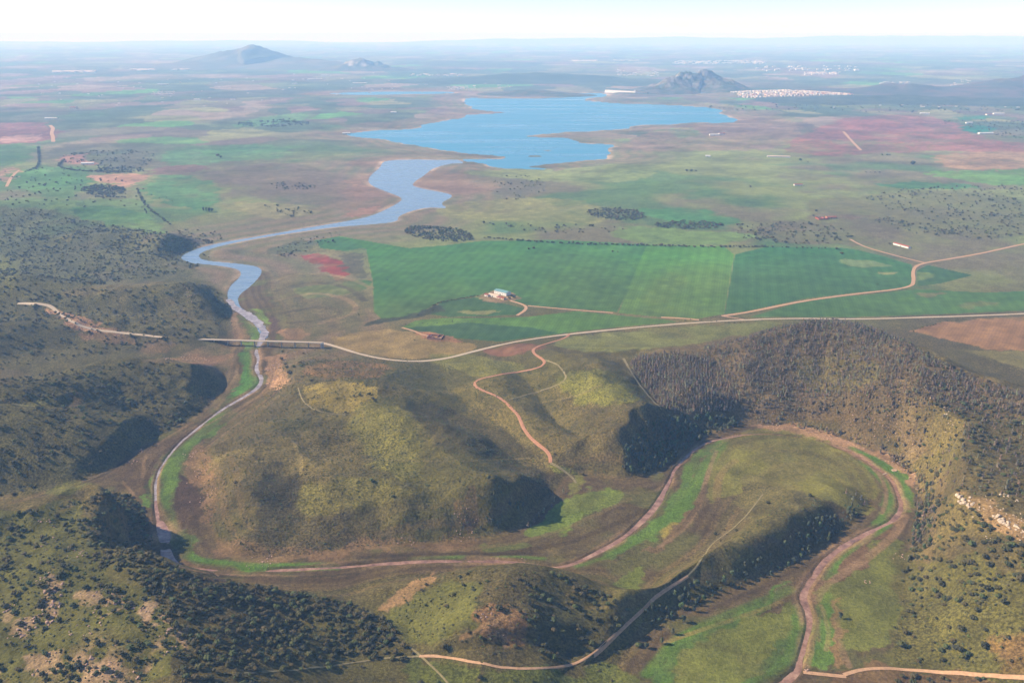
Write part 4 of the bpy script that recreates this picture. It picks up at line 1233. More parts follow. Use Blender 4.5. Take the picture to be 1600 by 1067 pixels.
# where they grow: outline in the photograph, kind, per square metre, size range, clumping (0 even .. 1 strongly clumped), where
S_LEFT, S_RIGHT = 'lower left', 'right'
GROW = [
 # lower-left hill: open rocky slope, dark wooded flank
 ([(-60,815),(0,806),(60,795),(110,780),(150,775),(128,820),(150,870),(190,905),(255,960),(264,1010),(255,1080),(280,1150),(-120,1150)], 'oak', .017, 2.4, 6.0, .7, 'rocky grass slope in the lower left'),
 ([(-60,815),(0,806),(60,795),(110,780),(150,775),(128,820),(150,870),(190,905),(255,960),(264,1010),(255,1080),(280,1150),(-120,1150)], 'shrub', .04, 1.0, 2.8, .5, 'rocky grass slope in the lower left'),
 ([(125,790),(165,763),(200,772),(232,798),(242,870),(277,889),(330,903),(400,915),(534,938),(600,965),(628,1000),(610,1015),(480,1030),(270,1050),(262,960),(200,903),(150,870),(120,822)], 'oak', .042, 2.8, 6.2, .25, 'wooded flank of the lower left hill'),
 ([(265,1020),(480,1020),(640,1000),(650,1030),(560,1045),(420,1055),(400,1080),(640,1080),(640,1150),(280,1150)], 'oak', .022, 2.8, 6.2, .5, 'valley below the wooded lower left hill'),
 # middle front knoll
 ([(640,905),(700,895),(760,888),(830,886),(860,960),(790,1030),(680,1020),(600,960)], 'oak', .0042, 2.2, 5, .5, 'grassy knoll in the middle front'),
 ([(640,905),(700,895),(760,888),(830,886),(860,960),(790,1030),(680,1020),(600,960)], 'shrub', .06, .8, 2.2, .4, 'grassy knoll in the middle front'),
 ([(800,890),(850,890),(900,905),(960,930),(1000,950),(990,975),(955,1003),(900,1025),(850,1035),(820,1000),(830,940)], 'oak', .02, 3.0, 6.5, .5, 'dark flank of the middle front knoll'),
 ([(660,1050),(860,1050),(960,1020),(1000,980),(1000,1040),(985,1100),(640,1120)], 'oak', .006, 3, 7, .7, 'grass below the curving front track'),
 # right slope
 ([(1420,852),(1500,845),(1640,870),(1640,955),(1500,945),(1404,925)], 'oak', .019, 4, 7.5, .4, 'wooded lower part of the right slope'),
 ([(1404,925),(1500,940),(1640,950),(1640,1042),(1480,1040),(1400,1030),(1395,985)], 'oak', .0085, 3.5, 7.5, .5, 'grassy lower part of the right slope'),
 ([(1404,925),(1500,940),(1640,950),(1640,1042),(1330,1036),(1345,1015),(1395,985)], 'shrub', .04, 1, 2.6, .5, 'grassy lower part of the right slope'),
 ([(1345,1050),(1640,1066),(1640,1140),(1330,1130)], 'oak', .010, 3.5, 7, .6, 'verge below the right-hand track'),
 ([(1436,770),(1500,782),(1570,825),(1640,870),(1640,885),(1500,850),(1422,850)], 'oak', .019, 3.5, 7, .4, 'slope below the white rocks'),
 ([(1490,760),(1640,780),(1640,870),(1570,828),(1500,785)], 'oak', .007, 3, 6, .6, 'white rock rib on the right'),
 ([(1340,690),(1320,640),(1400,635),(1480,610),(1560,640),(1640,650),(1640,785),(1500,770),(1450,755),(1400,715)], 'oak', .014, 2.8, 6, .5, 'ochre slope above the white rocks'),
 ([(1340,690),(1320,640),(1400,635),(1480,610),(1560,640),(1640,650),(1640,785),(1500,770),(1450,755),(1400,715)], 'thin', .012, 2.4, 4.0, .5, 'ochre slope above the white rocks'),
 ([(1340,690),(1320,640),(1400,635),(1480,610),(1560,640),(1640,650),(1640,785),(1500,770),(1450,755),(1400,715)], 'shrub', .04, 1, 2.6, .4, 'ochre slope above the white rocks'),
 # trees along the outer bank of the bend
 ([(1165,655),(1290,668),(1395,705),(1440,740),(1462,762),(1466,810),(1440,850),(1424,850),(1432,790),(1425,755),(1390,722),(1290,685),(1200,668)], 'thin', .02, 3.2, 5.0, .3, 'outer bank of the river bend'),
 ([(1425,745),(1465,762),(1470,830),(1440,870),(1415,900),(1408,930),(1420,850)], 'cliff', .016, 4, 6.5, .3, 'outer bank of the river bend'),
 ([(982,690),(1020,655),(1100,650),(1168,655),(1150,668),(1090,690),(1050,725),(1000,745),(968,748),(972,715)], 'cliff', .034, 4.5, 7.5, .2, 'shaded cliff inside the first bend'),
 ([(742,748),(790,748),(828,772),(822,800),(775,832),(735,826),(745,790)], 'cliff', .013, 3.2, 5.5, .5, 'shaded gully of the central hill'),
 ([(1130,905),(1200,862),(1262,822),(1320,787),(1346,792),(1340,808),(1292,850),(1205,902),(1140,925)], 'cliff', .024, 3.6, 6.0, .25, 'shaded south face inside the river loop'),
 ([(1010,985),(1000,962),(1050,930),(1090,905),(1140,905),(1130,930),(1070,955)], 'cliff', .020, 4, 7, .3, 'shaded south face inside the river loop'),
 ([(1100,880),(1200,800),(1160,780),(1250,770),(1310,790),(1230,830),(1130,900)], 'shrub', .10, .8, 2.1, .5, 'hill inside the river loop'),
 ([(1110,840),(1150,790),(1200,770),(1180,800),(1120,860)], 'oak', .004, 3, 5, .7, 'hill inside the river loop'),
 # forest of the big hill
 ([(975,556),(1080,550),(1150,590),(1160,640),(1100,650),(1045,648),(1008,608)], 'thin', .05, 2.7, 4.1, .05, 'plantation at the forest edge'),
 ([(1080,548),(1160,530),(1235,508),(1300,498),(1365,512),(1420,535),(1480,575),(1560,605),(1640,630),(1640,660),(1480,625),(1400,640),(1320,645),(1240,662),(1160,652),(1155,600)], 'thin', .045, 2.2, 3.7, .25, 'wooded big hill'),
 ([(1080,548),(1160,530),(1235,508),(1300,498),(1365,512),(1420,535),(1480,575),(1560,605),(1640,630),(1640,660),(1480,625),(1400,640),(1320,645),(1240,662),(1160,652),(1155,600)], 'oak', .005, 2.2, 4.4, .5, 'wooded big hill'),
 ([(1300,498),(1400,522),(1480,568),(1560,602),(1640,625),(1640,700),(1500,640),(1420,560)], 'oak', .008, 3, 6, .4, 'crest of the big hill'),
 ([(1210,512),(1300,496),(1340,504),(1290,520),(1220,528)], 'oak', .008, 3, 6, .4, 'crest of the big hill'),
 # scrub on the central hills
 ([(330,840),(300,745),(330,690),(420,620),(460,560),(520,560),(680,560),(760,600),(860,715),(850,790),(780,838),(640,850),(420,872)], 'shrub', .12, .7, 2.1, .45, 'central bare hill'),
 ([(740,600),(850,575),(960,560),(1010,620),(1040,650),(980,690),(960,745),(880,740),(850,690),(800,640)], 'shrub', .13, .7, 2.1, .45, 'hill beside the forest edge'),
 # wooded hills on the left
 ([(-60,335),(60,326),(120,345),(235,360),(300,372),(340,392),(300,425),(230,435),(120,450),(40,430),(-60,420)], 'oak', .0075, 3.5, 7, .5, 'far left wooded hills'),
 ([(-60,420),(40,430),(120,455),(200,450),(300,440),(345,455),(360,480),(350,520),(250,545),(100,560),(-60,590)], 'oak', .009, 2.8, 6.4, .55, 'left wooded hills'),
 ([(-60,600),(120,577),(250,562),(318,578),(335,620),(296,656),(215,702),(110,752),(-60,795)], 'oak', .0135, 2.6, 6.2, .5, 'near left wooded hill'),
 ([(170,372),(240,362),(300,378),(330,392),(300,410),(220,400)], 'oak', .008, 4, 7, .2, 'far left wooded hills'),
 # thickets and hedges of the plain
 (oval(162,298,36,8.5), 'oak', .010, 6, 10, .1, 'thicket'), (oval(686,366,56,11.5, rot=.1), 'oak', .012, 5, 9, .1, 'thicket'),
 (oval(964,335,48,9.5, rot=.06), 'oak', .012, 5, 9, .1, 'thicket'), (oval(1078,352,56,6.5), 'oak', .012, 5, 9, .1, 'thicket'),
 ([(740,346),(810,352),(960,352),(980,362),(860,366),(800,360)], 'oak', .0028, 5, 9, .6, 'pasture'),
 ([(1150,345),(1310,350),(1340,380),(1200,384),(1150,372)], 'oak', .0038, 5, 9, .6, 'pasture'),
 ([(1360,335),(1440,350),(1520,365),(1450,372),(1370,350)], 'oak', .004, 5, 9, .5, 'pasture'),
 ([(1330,300),(1640,285),(1640,345),(1400,335)], 'oak', .0011, 6, 10, .6, 'pasture'),
 ([(1420,330),(1640,335),(1640,380),(1480,372)], 'oak', .0018, 5, 9, .5, 'pasture'),
 ([(760,275),(850,275),(860,310),(770,315)], 'oak', .0012, 5, 8, .7, 'pasture'),
 ([(400,318),(470,322),(500,335),(440,342)], 'oak', .0022, 5, 9, .5, 'pasture'),
 ([(420,285),(500,288),(490,298),(430,298)], 'oak', .003, 5, 9, .5, 'pasture'),
 ([(430,385),(520,360),(540,372),(480,400),(430,405)], 'oak', .0025, 4, 8, .6, 'pasture'),
 ([(265,355),(340,360),(350,378),(300,385)], 'oak', .004, 4, 8, .5, 'pasture'),
 ([(75,240),(240,232),(240,262),(130,268)], 'oak', .0012, 6, 11, .7, 'pasture'),
 ([(145,262),(225,262),(225,270),(150,272)], 'oak', .004, 6, 11, .5, 'pasture'),
 ([(360,190),(490,186),(480,198),(380,200)], 'oak', .0015, 8, 14, .7, 'pasture'),
 ([(1000,172),(1600,180),(1640,160),(1280,158)], 'oak', .00025, 9, 16, .8, 'pasture'),
 ([(1440,185),(1640,190),(1640,225),(1550,212)], 'oak', .0006, 7, 12, .7, 'pasture'),
 ([(-40,262),(160,262),(320,330),(120,325),(-40,320)], 'oak', .00035, 6, 10, .6, 'pasture'),
 ([(440,550),(480,540),(620,560),(640,600),(480,640),(430,600)], 'shrub', .03, .8, 2.2, .5, 'central bare hill'),
 ([(590,500),(640,495),(690,476),(698,484),(640,499)], 'shrub', .02, 1.5, 3.5, .4, 'ravine'),
]
SPOTS = {k: [] for k in KINDS}          # x, y, size, place
for pts, kind, dens, s0, s1, clump, place in GROW:
    P = drape(pts, True, 8, 1)
    lo, hi = P.min(0), P.max(0)
    n = int(min(160000, dens * (hi[0] - lo[0]) * (hi[1] - lo[1])))
    x, y = rng.uniform(lo[0], hi[0], n), rng.uniform(lo[1], hi[1], n)
    if place.startswith('plantation'):         # planted in rows
        gx_, gy_ = np.arange(lo[0], hi[0], 4.8), np.arange(lo[1], hi[1], 3.2)
        x, y = (q.ravel() for q in np.meshgrid(gx_, gy_))
        x = x + y * .18 % 4.8 + rng.normal(0, 1.0, len(x))
        y = y + rng.normal(0, 1.2, len(y))
        n = len(x)
    k = inside(x, y, P)
    f = fbm(x, y, 34 if kind != 'oak' or dens > .002 else 90, 3, 130 + len(place))
    k &= rng.random(n) < np.where(f > (clump - .5) * .5, 1.0, 1 - clump)
    k &= (sample(G_DV, x, y) > -1.5) & (sample(G_DL, x, y) > 6)
    x, y = x[k], y[k]
    s = s0 * .75 + (s1 * 1.12 - s0 * .75) * rng.random(len(x)) ** 2.1
    SPOTS[kind].append((x, y, s, np.full(len(x), place, dtype=object)))
# hedges: trees in a line
HEDGE = [([(760,372),(830,378),(900,382),(1010,384),(1130,387),(1200,386)], 5, 9, 8), ([(747,462),(700,470),(672,478)], 2, 4, 3), ([(100,250),(90,262),(120,268),(200,270)], 7, 12, 9), ([(215,296),(220,310),(235,330),(268,352)], 6, 10, 16),
         ([(150,308),(200,309)], 6, 9, 8), ([(627,508),(700,504),(790,499)], 1.5, 3, 9), ([(1070,500),(1160,505)], 1.5, 3, 8), ([(1130,385),(1200,386),(1310,390)], 4, 7, 14), ([(1340,440),(1432,455),(1436,470)], 1.5, 3, 20),
         ([(60,230),(62,262),(40,268)], 7, 12, 14), ([(1420,518),(1480,503)], 2, 4, 9)]
for pts, s0, s1, gap in HEDGE:
    L = drape(pts, False, 4, 1)
    sg = np.concatenate([[0], np.cumsum(np.hypot(*np.diff(L, axis=0).T))])
    q = np.arange(0, sg[-1], gap) + rng.uniform(-.5, .5, len(np.arange(0, sg[-1], gap))) * gap
    x, y = np.interp(q, sg, L[:, 0]) + rng.normal(0, 2, len(q)), np.interp(q, sg, L[:, 1]) + rng.normal(0, 3, len(q))
    SPOTS['oak'].append((x, y, rng.uniform(s0, s1, len(q)), np.full(len(q), 'pasture', dtype=object)))
# single trees that stand out: px, py of the foot, size, kind, label
LONE = [(1313,966,6.0,'cliff','lone dark tree with a long shadow on the right-hand river meadow'),
        (860,778,4,'thin',None),(866,785,4.4,'thin',None),(862,795,4.2,'thin',None),(850,803,4.6,'thin',None),(842,810,4.4,'thin',None),(834,818,4.4,'thin',None),(826,824,4.2,'thin',None),(880,770,4.2,'thin',None),(892,740,4,'thin',None),
        (1337,775,4.2,'thin',None),(1345,782,4.2,'thin',None),(1332,783,4.2,'thin',None),(1350,790,4,'thin',None),(1322,772,4,'thin',None),
        (1084,955,7,'cliff',None),(1068,972,6.5,'cliff',None),(1088,945,6,'cliff',None),(1100,938,6,'cliff',None),(1050,990,6,'cliff',None),(1034,1005,6,'cliff',None),(1010,1012,6,'cliff',None),
        (440,562,7,'oak',None),(446,570,6,'oak',None),(448,575,7,'oak',None),(452,584,10,'oak',None),(443,577,5,'oak',None),(459,574,6,'oak',None),(471,573,7,'oak',None),(470,567,5,'oak',None),(475,570,4,'oak',None),(486,596,5,'oak',None),(441,550,5,'oak',None),(474,553,4,'oak',None),
        (553,620,5,'oak',None),(562,618,5,'oak',None),(577,617,5,'oak',None),(582,624,5.5,'oak',None),(586,628,4.5,'oak',None),(540,645,4,'oak',None),(521,595,3.5,'oak',None),(614,607,4,'oak',None),
        (580,752,5,'oak',None),(614,777,5,'oak',None),(368,755,6,'oak',None),(866,710,4,'oak',None),(910,742,5,'oak',None),(780,952,8,'oak','large dark oak on the reddish top of the middle front knoll'),(694,1013,7.5,'oak','large oak on the grass above the curving front track'),(1200,787,5,'oak',None),(1265,775,5,'oak',None),(1150,830,5,'oak',None),
        (1426,258,24,'oak','big dark tree alone on the far right pasture'),(1073,268,13,'oak',None),(1080,268,15,'oak',None),(1087,268,12,'oak',None),(1378,243,12,'oak',None),(1386,243,13,'oak',None),(1390,243,10,'oak',None),
        (1353,270,8,'oak',None),(1360,270,8,'oak',None),(1367,270,8,'oak',None),(1374,270,8,'oak',None),(1250,252,18,'oak',None),(1262,254,9,'oak',None),(1172,293,10,'oak',None),
        (322,331,12,'cliff',None),(327,332,13,'cliff',None),(331,331,12,'cliff',None),(318,330,10,'cliff',None),(227,330,9,'cliff',None),(229,334,9,'cliff',None),(340,245,20,'oak',None),(345,247,16,'oak',None),(758,461,6,'oak',None),(796,467,8,'oak',None),(803,466,8,'oak',None),(799,463,7,'oak',None),
        (648,532,3.5,'oak',None),(834,389,8,'oak',None),(826,390,7,'oak',None),(957,394,6,'oak',None),(965,394,5,'oak',None),(1315,397,9,'oak',None),(1307,390,9,'oak',None),(1275,331,10,'oak',None),(1271,338,9,'oak',None),(1390,382,7,'oak',None),
        (560,492,4,'oak',None),(605,438,4,'oak',None)]
lx_, ly_ = on_ground([l[0] for l in LONE], [l[1] for l in LONE])
LONES = [(lx_[i], ly_[i], l[2], l[3], l[4], l[0], l[1]) for i, l in enumerate(LONE)]

def project(x, y, z):
    dz = z - CAM_H
    depth = y * cp - dz * sp
    return PW / 2 + FPX * x / depth, PH / 2 - FPX * (y * sp + dz * cp) / depth, depth

# a vertex is in view if no ground nearer along its column rises above the sight line
_el = (GZ - CAM_H) / np.hypot(GX, GY)
_mx = np.maximum.accumulate(_el, 0)
SEEN = (_el >= _mx - .004).astype(np.float32)

def place_tree(kind, x, y, s, rot, var, label, category, group, name):
    tm, cw, _ = KINDS[kind][var % len(KINDS[kind])]
    root = bpy.data.objects.new(name, None)
    root.empty_display_size = .3
    COL.objects.link(root)
    root.location = (x, y, float(ground(x, y)) - .05 * s)
    root.rotation_euler = (0, 0, rot)
    root.scale = (s * rng.uniform(.78, 1.25), s * rng.uniform(.85, 1.15), s * (1.0 if kind != 'oak' else .9 + .25 * (var % 3) / 2))
    tag(root, label, category, group)
    for nm, me in (('trunk', tm), ('crown', cw)):
        o = bpy.data.objects.new(nm, me)
        COL.objects.link(o)
        o.parent = root
    return root

def grown_mass(name, kind, x, y, s):
    """everything of a kind past the first 300, as one body of stuff: one point per plant, instanced"""
    me = bpy.data.meshes.new(name)
    n = len(x)
    z = ground(x, y) - .05 * s
    me.vertices.add(n)
    me.vertices.foreach_set('co', np.column_stack([x, y, z]).astype(np.float32).ravel())
    for nm, tp, arr in (('size', 'FLOAT', s), ('turn', 'FLOAT', rng.uniform(0, 6.28, n)), ('squash', 'FLOAT', rng.uniform(.72, 1.28, n)), ('stretch', 'FLOAT', rng.uniform(.75, 1.3, n))):
        a = me.attributes.new(nm, tp, 'POINT')
        a.data.foreach_set('value', arr.astype(np.float32))
    a = me.attributes.new('which', 'INT', 'POINT')
    a.data.foreach_set('value', rng.integers(0, len(KINDS[kind]), n).astype(np.int32))
    o = bpy.data.objects.new(name, me)
    COL.objects.link(o)
    o['kind'] = 'stuff'
    ng = bpy.data.node_groups.new(name, 'GeometryNodeTree')
    ng.interface.new_socket('Geometry', in_out='INPUT', socket_type='NodeSocketGeometry')
    ng.interface.new_socket('Geometry', in_out='OUTPUT', socket_type='NodeSocketGeometry')
    N, L = ng.nodes, ng.links
    gi, go = N.new('NodeGroupInput'), N.new('NodeGroupOutput')
    ip = N.new('GeometryNodeInstanceOnPoints')
    ci = N.new('GeometryNodeCollectionInfo')
    ci.inputs['Collection'].default_value = PROTO[kind]
    ci.inputs['Separate Children'].default_value = True
    ip.inputs['Pick Instance'].default_value = True
    def attr(nm, tp):
        q = N.new('GeometryNodeInputNamedAttribute')
        q.data_type = tp
        q.inputs['Name'].default_value = nm
        return q.outputs['Attribute']
    cx = N.new('ShaderNodeCombineXYZ')
    L.new(attr('turn', 'FLOAT'), cx.inputs[2])
    sz, sq = attr('size', 'FLOAT'), attr('squash', 'FLOAT')
    mm = N.new('ShaderNodeMath'); mm.operation = 'MULTIPLY'
    L.new(sz, mm.inputs[0]); L.new(sq, mm.inputs[1])
    cs = N.new('ShaderNodeCombineXYZ')
    ms = N.new('ShaderNodeMath'); ms.operation = 'MULTIPLY'
    L.new(sz, ms.inputs[0]); L.new(attr('stretch', 'FLOAT'), ms.inputs[1])
    L.new(ms.outputs[0], cs.inputs[0]); L.new(sz, cs.inputs[1]); L.new(mm.outputs[0], cs.inputs[2])
    L.new(gi.outputs[0], ip.inputs['Points'])
    L.new(ci.outputs[0], ip.inputs['Instance'])
    L.new(attr('which', 'INT'), ip.inputs['Instance Index'])
    L.new(cx.outputs[0], ip.inputs['Rotation'])
    L.new(cs.outputs[0], ip.inputs['Scale'])
    L.new(ip.outputs[0], go.inputs[0])
    md = o.modifiers.new('growth', 'NODES')
    md.node_group = ng
    return o

LOOK = {'oak': ('holm_oak', 'tree', 'dark rounded holm oak', 'holm oaks', 'oak_woodland'), 'shrub': ('shrub', 'shrub', 'small olive-green shrub', 'low shrubs', 'scrub'),
        'thin': ('grove_tree', 'tree', 'tall thin grey-brown tree', 'thin grove trees', 'grove_forest'), 'cliff': ('bank_tree', 'tree', 'tall dark green tree', 'dark bank trees', 'bank_forest')}
def lone_label(i, px, py, kind):
    return None
for kind, lst in SPOTS.items():
    x = np.concatenate([a[0] for a in lst]); y = np.concatenate([a[1] for a in lst])
    s = np.concatenate([a[2] for a in lst]); pl = np.concatenate([a[3] for a in lst])
    name, cat, look, grp, mass = LOOK[kind]
    u, v, dep = project(x, y, ground(x, y))
    vis = (sample(SEEN, x, y) > .6) & (u > 12) & (u < PW - 12) & (v > 60) & (v < PH - 6)
    score = np.where(vis, s / dep, -1)
    lone = [l for l in LONES if l[3] == kind]
    top = np.argsort(-score)[:300 - len(lone)]
    chosen = np.zeros(len(x), bool)
    chosen[top] = score[top] > 0
    part_of = {}
    for q in set(pl[chosen]):
        i = np.nonzero(chosen & (pl == q))[0]
        a, b, c = (np.argsort(np.argsort(w_[i])) * 3 // max(1, len(i)) for w_ in (u, v, s))
        for j, m in enumerate(i):
            part_of[m] = (('small', 'middling', 'large')[c[j]], ('upper', 'middle', 'lower')[b[j]], ('left', 'centre', 'right')[a[j]])
    for i in np.nonzero(chosen)[0]:
        sz_, vert, horiz = part_of[i]
        lk = look.replace('small ', '')
        place_tree(kind, x[i], y[i], s[i], rng.uniform(0, 6.28), int(rng.integers(0, 99)), '%s %s, %s %s of the %s' % (sz_, lk, vert, horiz, pl[i]), cat, '%s on the %s' % (grp, pl[i]), name)
    for (lx, ly, sz, _, lab, px, py) in lone:
        if lab is None:
            if py < 345: plc = 'far pasture of the plain'
            elif 735 < px < 810 and 455 < py < 470: plc = 'yard of the farm among green fields'
            elif py < 500: plc = 'edge of the green fields'
            elif px < 480 and py < 600: plc = 'bank above the pale rocks by the bridge'
            elif px < 620 and py < 650: plc = 'golden field on top of the central hill'
            elif px > 1280: plc = 'meadow edge inside the river loop'
            elif kind == 'thin': plc = 'edge of the green meadow below the central hill'
            elif kind == 'cliff': plc = 'bare river bank beside the green strip'
            else: plc = 'open slope of the central hills, standing alone'
            lab, g = '%s on the %s' % (look, plc), '%s on the %s' % (grp, plc)
        else:
            g = None
        place_tree(kind, lx, ly, sz, rng.uniform(0, 6.28), int(rng.integers(0, 99)), lab, cat, g, name)
    r = ~chosen
    grown_mass(mass, kind, x[r], y[r], s[r])
    print(kind, len(x), 'largest px', np.sort(score)[-1] * FPX, 'individuals', chosen.sum() + len(lone))
# ------------------------------------------------------------------ things that people built, and rocks
M_WALL = plain_mat('limewashed_wall', (222, 212, 196), .06, .4)
M_WALL2 = plain_mat('cream_wall', (206, 178, 150), .08, .4)
M_RUIN = plain_mat('rubble_wall', (176, 132, 106), .14, .7)
M_TILE = plain_mat('terracotta_roof', (150, 82, 58), .12, .5)
M_TEAL = plain_mat('sheet_metal_roof', (112, 146, 140), .06, .3, .5, .4)
M_DARK = plain_mat('dark_opening', (40, 38, 38), .05, 1)
M_CONC = plain_mat('concrete', (168, 160, 148), .07, .25)
M_DAMWALL = plain_mat('dam_concrete', (214, 204, 188), .05, .02)
M_YARD = plain_mat('trodden_yard', (186, 146, 112), .14, .2)
M_ROCKW = plain_mat('pale_rock', (182, 160, 132), .16, .6)
M_ROCKP = plain_mat('pinkish_rock', (172, 138, 114), .18, .6)
M_RUST = plain_mat('rusty_wall', (152, 82, 62), .12, .4)

def thing(name, label, cat, loc, rot=0.0, group=None):
    o = bpy.data.objects.new(name, None)
    COL.objects.link(o)
    o.location = loc
    o.rotation_euler = (0, 0, rot)
    return tag(o, label, cat, group)

def box_v(x0, x1, y0, y1, z0, z1):
    V = np.array([(x, y, z) for x in (x0, x1) for y in (y0, y1) for z in (z0, z1)], float)
    F = [(0, 1, 3, 2), (4, 6, 7, 5), (0, 4, 5, 1), (2, 3, 7, 6), (0, 2, 6, 4), (1, 5, 7, 3)]
    return V, F

def part(name, vf, mat, parent):
    return mesh_obj(name, vf[0], vf[1], mat, parent)

def gable_walls(L, W, H, R, base=-2.0):
    l, w_ = L / 2, W / 2
    V = [(-l, -w_, base), (l, -w_, base), (l, w_, base), (-l, w_, base), (-l, -w_, H), (l, -w_, H), (l, w_, H), (-l, w_, H), (-l, 0, H + R), (l, 0, H + R)]
    F = [(0, 1, 5, 4), (2, 3, 7, 6), (1, 2, 6, 9, 5), (3, 0, 4, 8, 7)]
    return np.array(V, float), F

def gable_roof(L, W, H, R, over=.5, t=.3):
    l, w_ = L / 2 + over, W / 2 + over
    e = H - over * R / (W / 2) + .05
    V, F = [], []
    for s in (-1, 1):
        o = len(V)
        q = [(-l, s * w_, e), (l, s * w_, e), (l, s * .0, H + R + .05), (-l, s * .0, H + R + .05)]
        V += q + [(x, y, z + t) for x, y, z in q]
        F += [tuple(o + i for i in f) for f in ((0, 1, 2, 3), (4, 5, 6, 7), (0, 1, 5, 4), (1, 2, 6, 5), (2, 3, 7, 6), (3, 0, 4, 7))]
    return np.array(V, float), F

def building(name, label, px, py, L, W, H, R, rot, wall, roof, cat='building', group=None, windows=3, doors=1):
    x, y = (float(q[0]) for q in on_ground(px, py))
    b = thing(name, label, cat, (x, y, float(ground(x, y))), rot, group)
    part('wall', gable_walls(L, W, H, R), wall, b)
    part('roof', gable_roof(L, W, H, R), roof, b)
    for s in (-1, 1):
        for i in range(windows):
            cx = -L / 2 + L * (i + .5) / windows
            if s < 0 and i == windows // 2 and doors:
                dw = min(2.6, L * .12)
                part('door', box_v(cx - dw / 2, cx + dw / 2, s * W / 2 - .06, s * W / 2 + .06, 0, min(3, H * .75)), M_DARK, b)
            else:
                part('window', box_v(cx - .6, cx + .6, s * W / 2 - .05, s * W / 2 + .05, H * .42, H * .42 + 1.2), M_DARK, b)
    return b

def wdir(p, q):
    x, y = on_ground([p[0], q[0]], [p[1], q[1]])
    return math.atan2(y[1] - y[0], x[1] - x[0])

# the bridge: deck, two parapets, piers
def bridge():
    zt = 13.0
    x, y = unproj([293, 503], [529.4, 535.2], zt)
    a, b = np.array([x[0], y[0]]), np.array([x[1], y[1]])
    Lb = float(np.linalg.norm(b - a))
    rot = math.atan2(*(b - a)[::-1])
    m = (a + b) / 2
    t = thing('road_bridge', 'long straight concrete road bridge crossing the narrow river valley', 'bridge', (m[0], m[1], zt), rot)
    part('deck', box_v(-Lb / 2, Lb / 2, -4.0, 4.0, -.6, 0), M_CONC, t)
    part('road_surface', box_v(-Lb / 2, Lb / 2, -3.6, 3.6, .004, .06), M_ROAD, t)
    for s in (-1, 1):
        part('parapet', box_v(-Lb / 2, Lb / 2, s * 3.85 - .15, s * 3.85 + .15, 0.004, .4), M_CONC, t)
    n = max(4, int(Lb / 26))
    for i in range(1, n):
        u = -Lb / 2 + Lb * i / n
        wx_, wy_ = m[0] + u * math.cos(rot), m[1] + u * math.sin(rot)
        g = float(ground(wx_, wy_)) - zt
        if g < -2.5:
            part('pier', box_v(u - .5, u + .5, -2.6, 2.6, g - 1.5, -.61), M_CONC, t)
    for s in (-1, 1):
        u = s * Lb / 2
        wx_, wy_ = m[0] + u * math.cos(rot), m[1] + u * math.sin(rot)
        g = float(ground(wx_, wy_)) - zt
        part('abutment', box_v(u - 2, u + 2, -5, 5, min(g - 2, -3), -.61), M_CONC, t)
bridge()

# the farm among the green fields
r = wdir((771, 456), (796, 462))
building('barn', 'long white farm shed with a pale teal metal roof among green fields', 785, 459.5, 38, 17, 7.5, 2.6, r, M_WALL, M_TEAL, windows=5)
building('farmhouse', 'low white farmhouse in front of the teal-roofed shed', 772, 463.5, 30, 10, 4.5, 1.6, r, M_WALL, M_WALL2, windows=5)
building('outbuilding', 'small white outbuilding at the left end of the farm yard', 761, 462.5, 11, 8, 4, 1.2, r, M_WALL, M_TILE, windows=2)
building('outbuilding', 'reddish low outbuilding below the white farmhouse', 783, 466.8, 22, 8, 3.6, 1.2, r, M_WALL2, M_TILE, windows=3)
def enclosure(name, label, px, py, L, W, H, rot, mat, inner, cat):
    x, y = (float(q[0]) for q in on_ground(px, py))
    t = thing(name, label, cat, (x, y, float(ground(x, y))), rot)
    k = .35
    for (x0, x1, y0, y1) in [(-L/2, L/2, -W/2 - k, -W/2 + k), (-L/2, L/2, W/2 - k, W/2 + k), (-L/2 - k, -L/2 + k, -W/2 + k, W/2 - k), (L/2 - k, L/2 + k, -W/2 + k, W/2 - k)] + inner:
        part('wall', box_v(x0, x1, y0, y1, -1.5, H * random.uniform(.7, 1.05)), mat, t)
    return t
enclosure('ruined_farm', 'roofless ruined farm of pinkish walls beside the bare tan field', 680, 527, 30, 24, 3.6, wdir((665, 528), (690, 529)), M_RUIN, [(-5, -4.4, -11.6, 2), (4.5, 5.1, -2, 11.6), (-14.6, -5, -1, -.4)], 'ruin')
building('ruined_house', 'small pale house standing inside the ruined pinkish farm', 671, 525.5, 9, 6, 3.2, 1.2, wdir((665, 528), (690, 529)) + 1.2, M_WALL, M_TILE, 'house', windows=2)
building('barn', 'very long narrow barn with a red tiled roof and white wall', 1409, 385, 58, 10, 4.6, 2.0, wdir((1397, 382), (1423, 389)), M_WALL, M_TILE, windows=9)
enclosure('ruined_farm', 'low rust-red ruined farm walls on the brushy plain', 1284, 342, 34, 30, 5, .1, M_RUST, [(-6, -5, -14.6, 3), (5, 6, -3, 14.6)], 'ruin')
building('ruined_house', 'rust-red house beside the low ruined walls on the plain', 1298, 341, 34, 14, 5, 1.5, .1, M_RUIN, M_TILE, 'house')
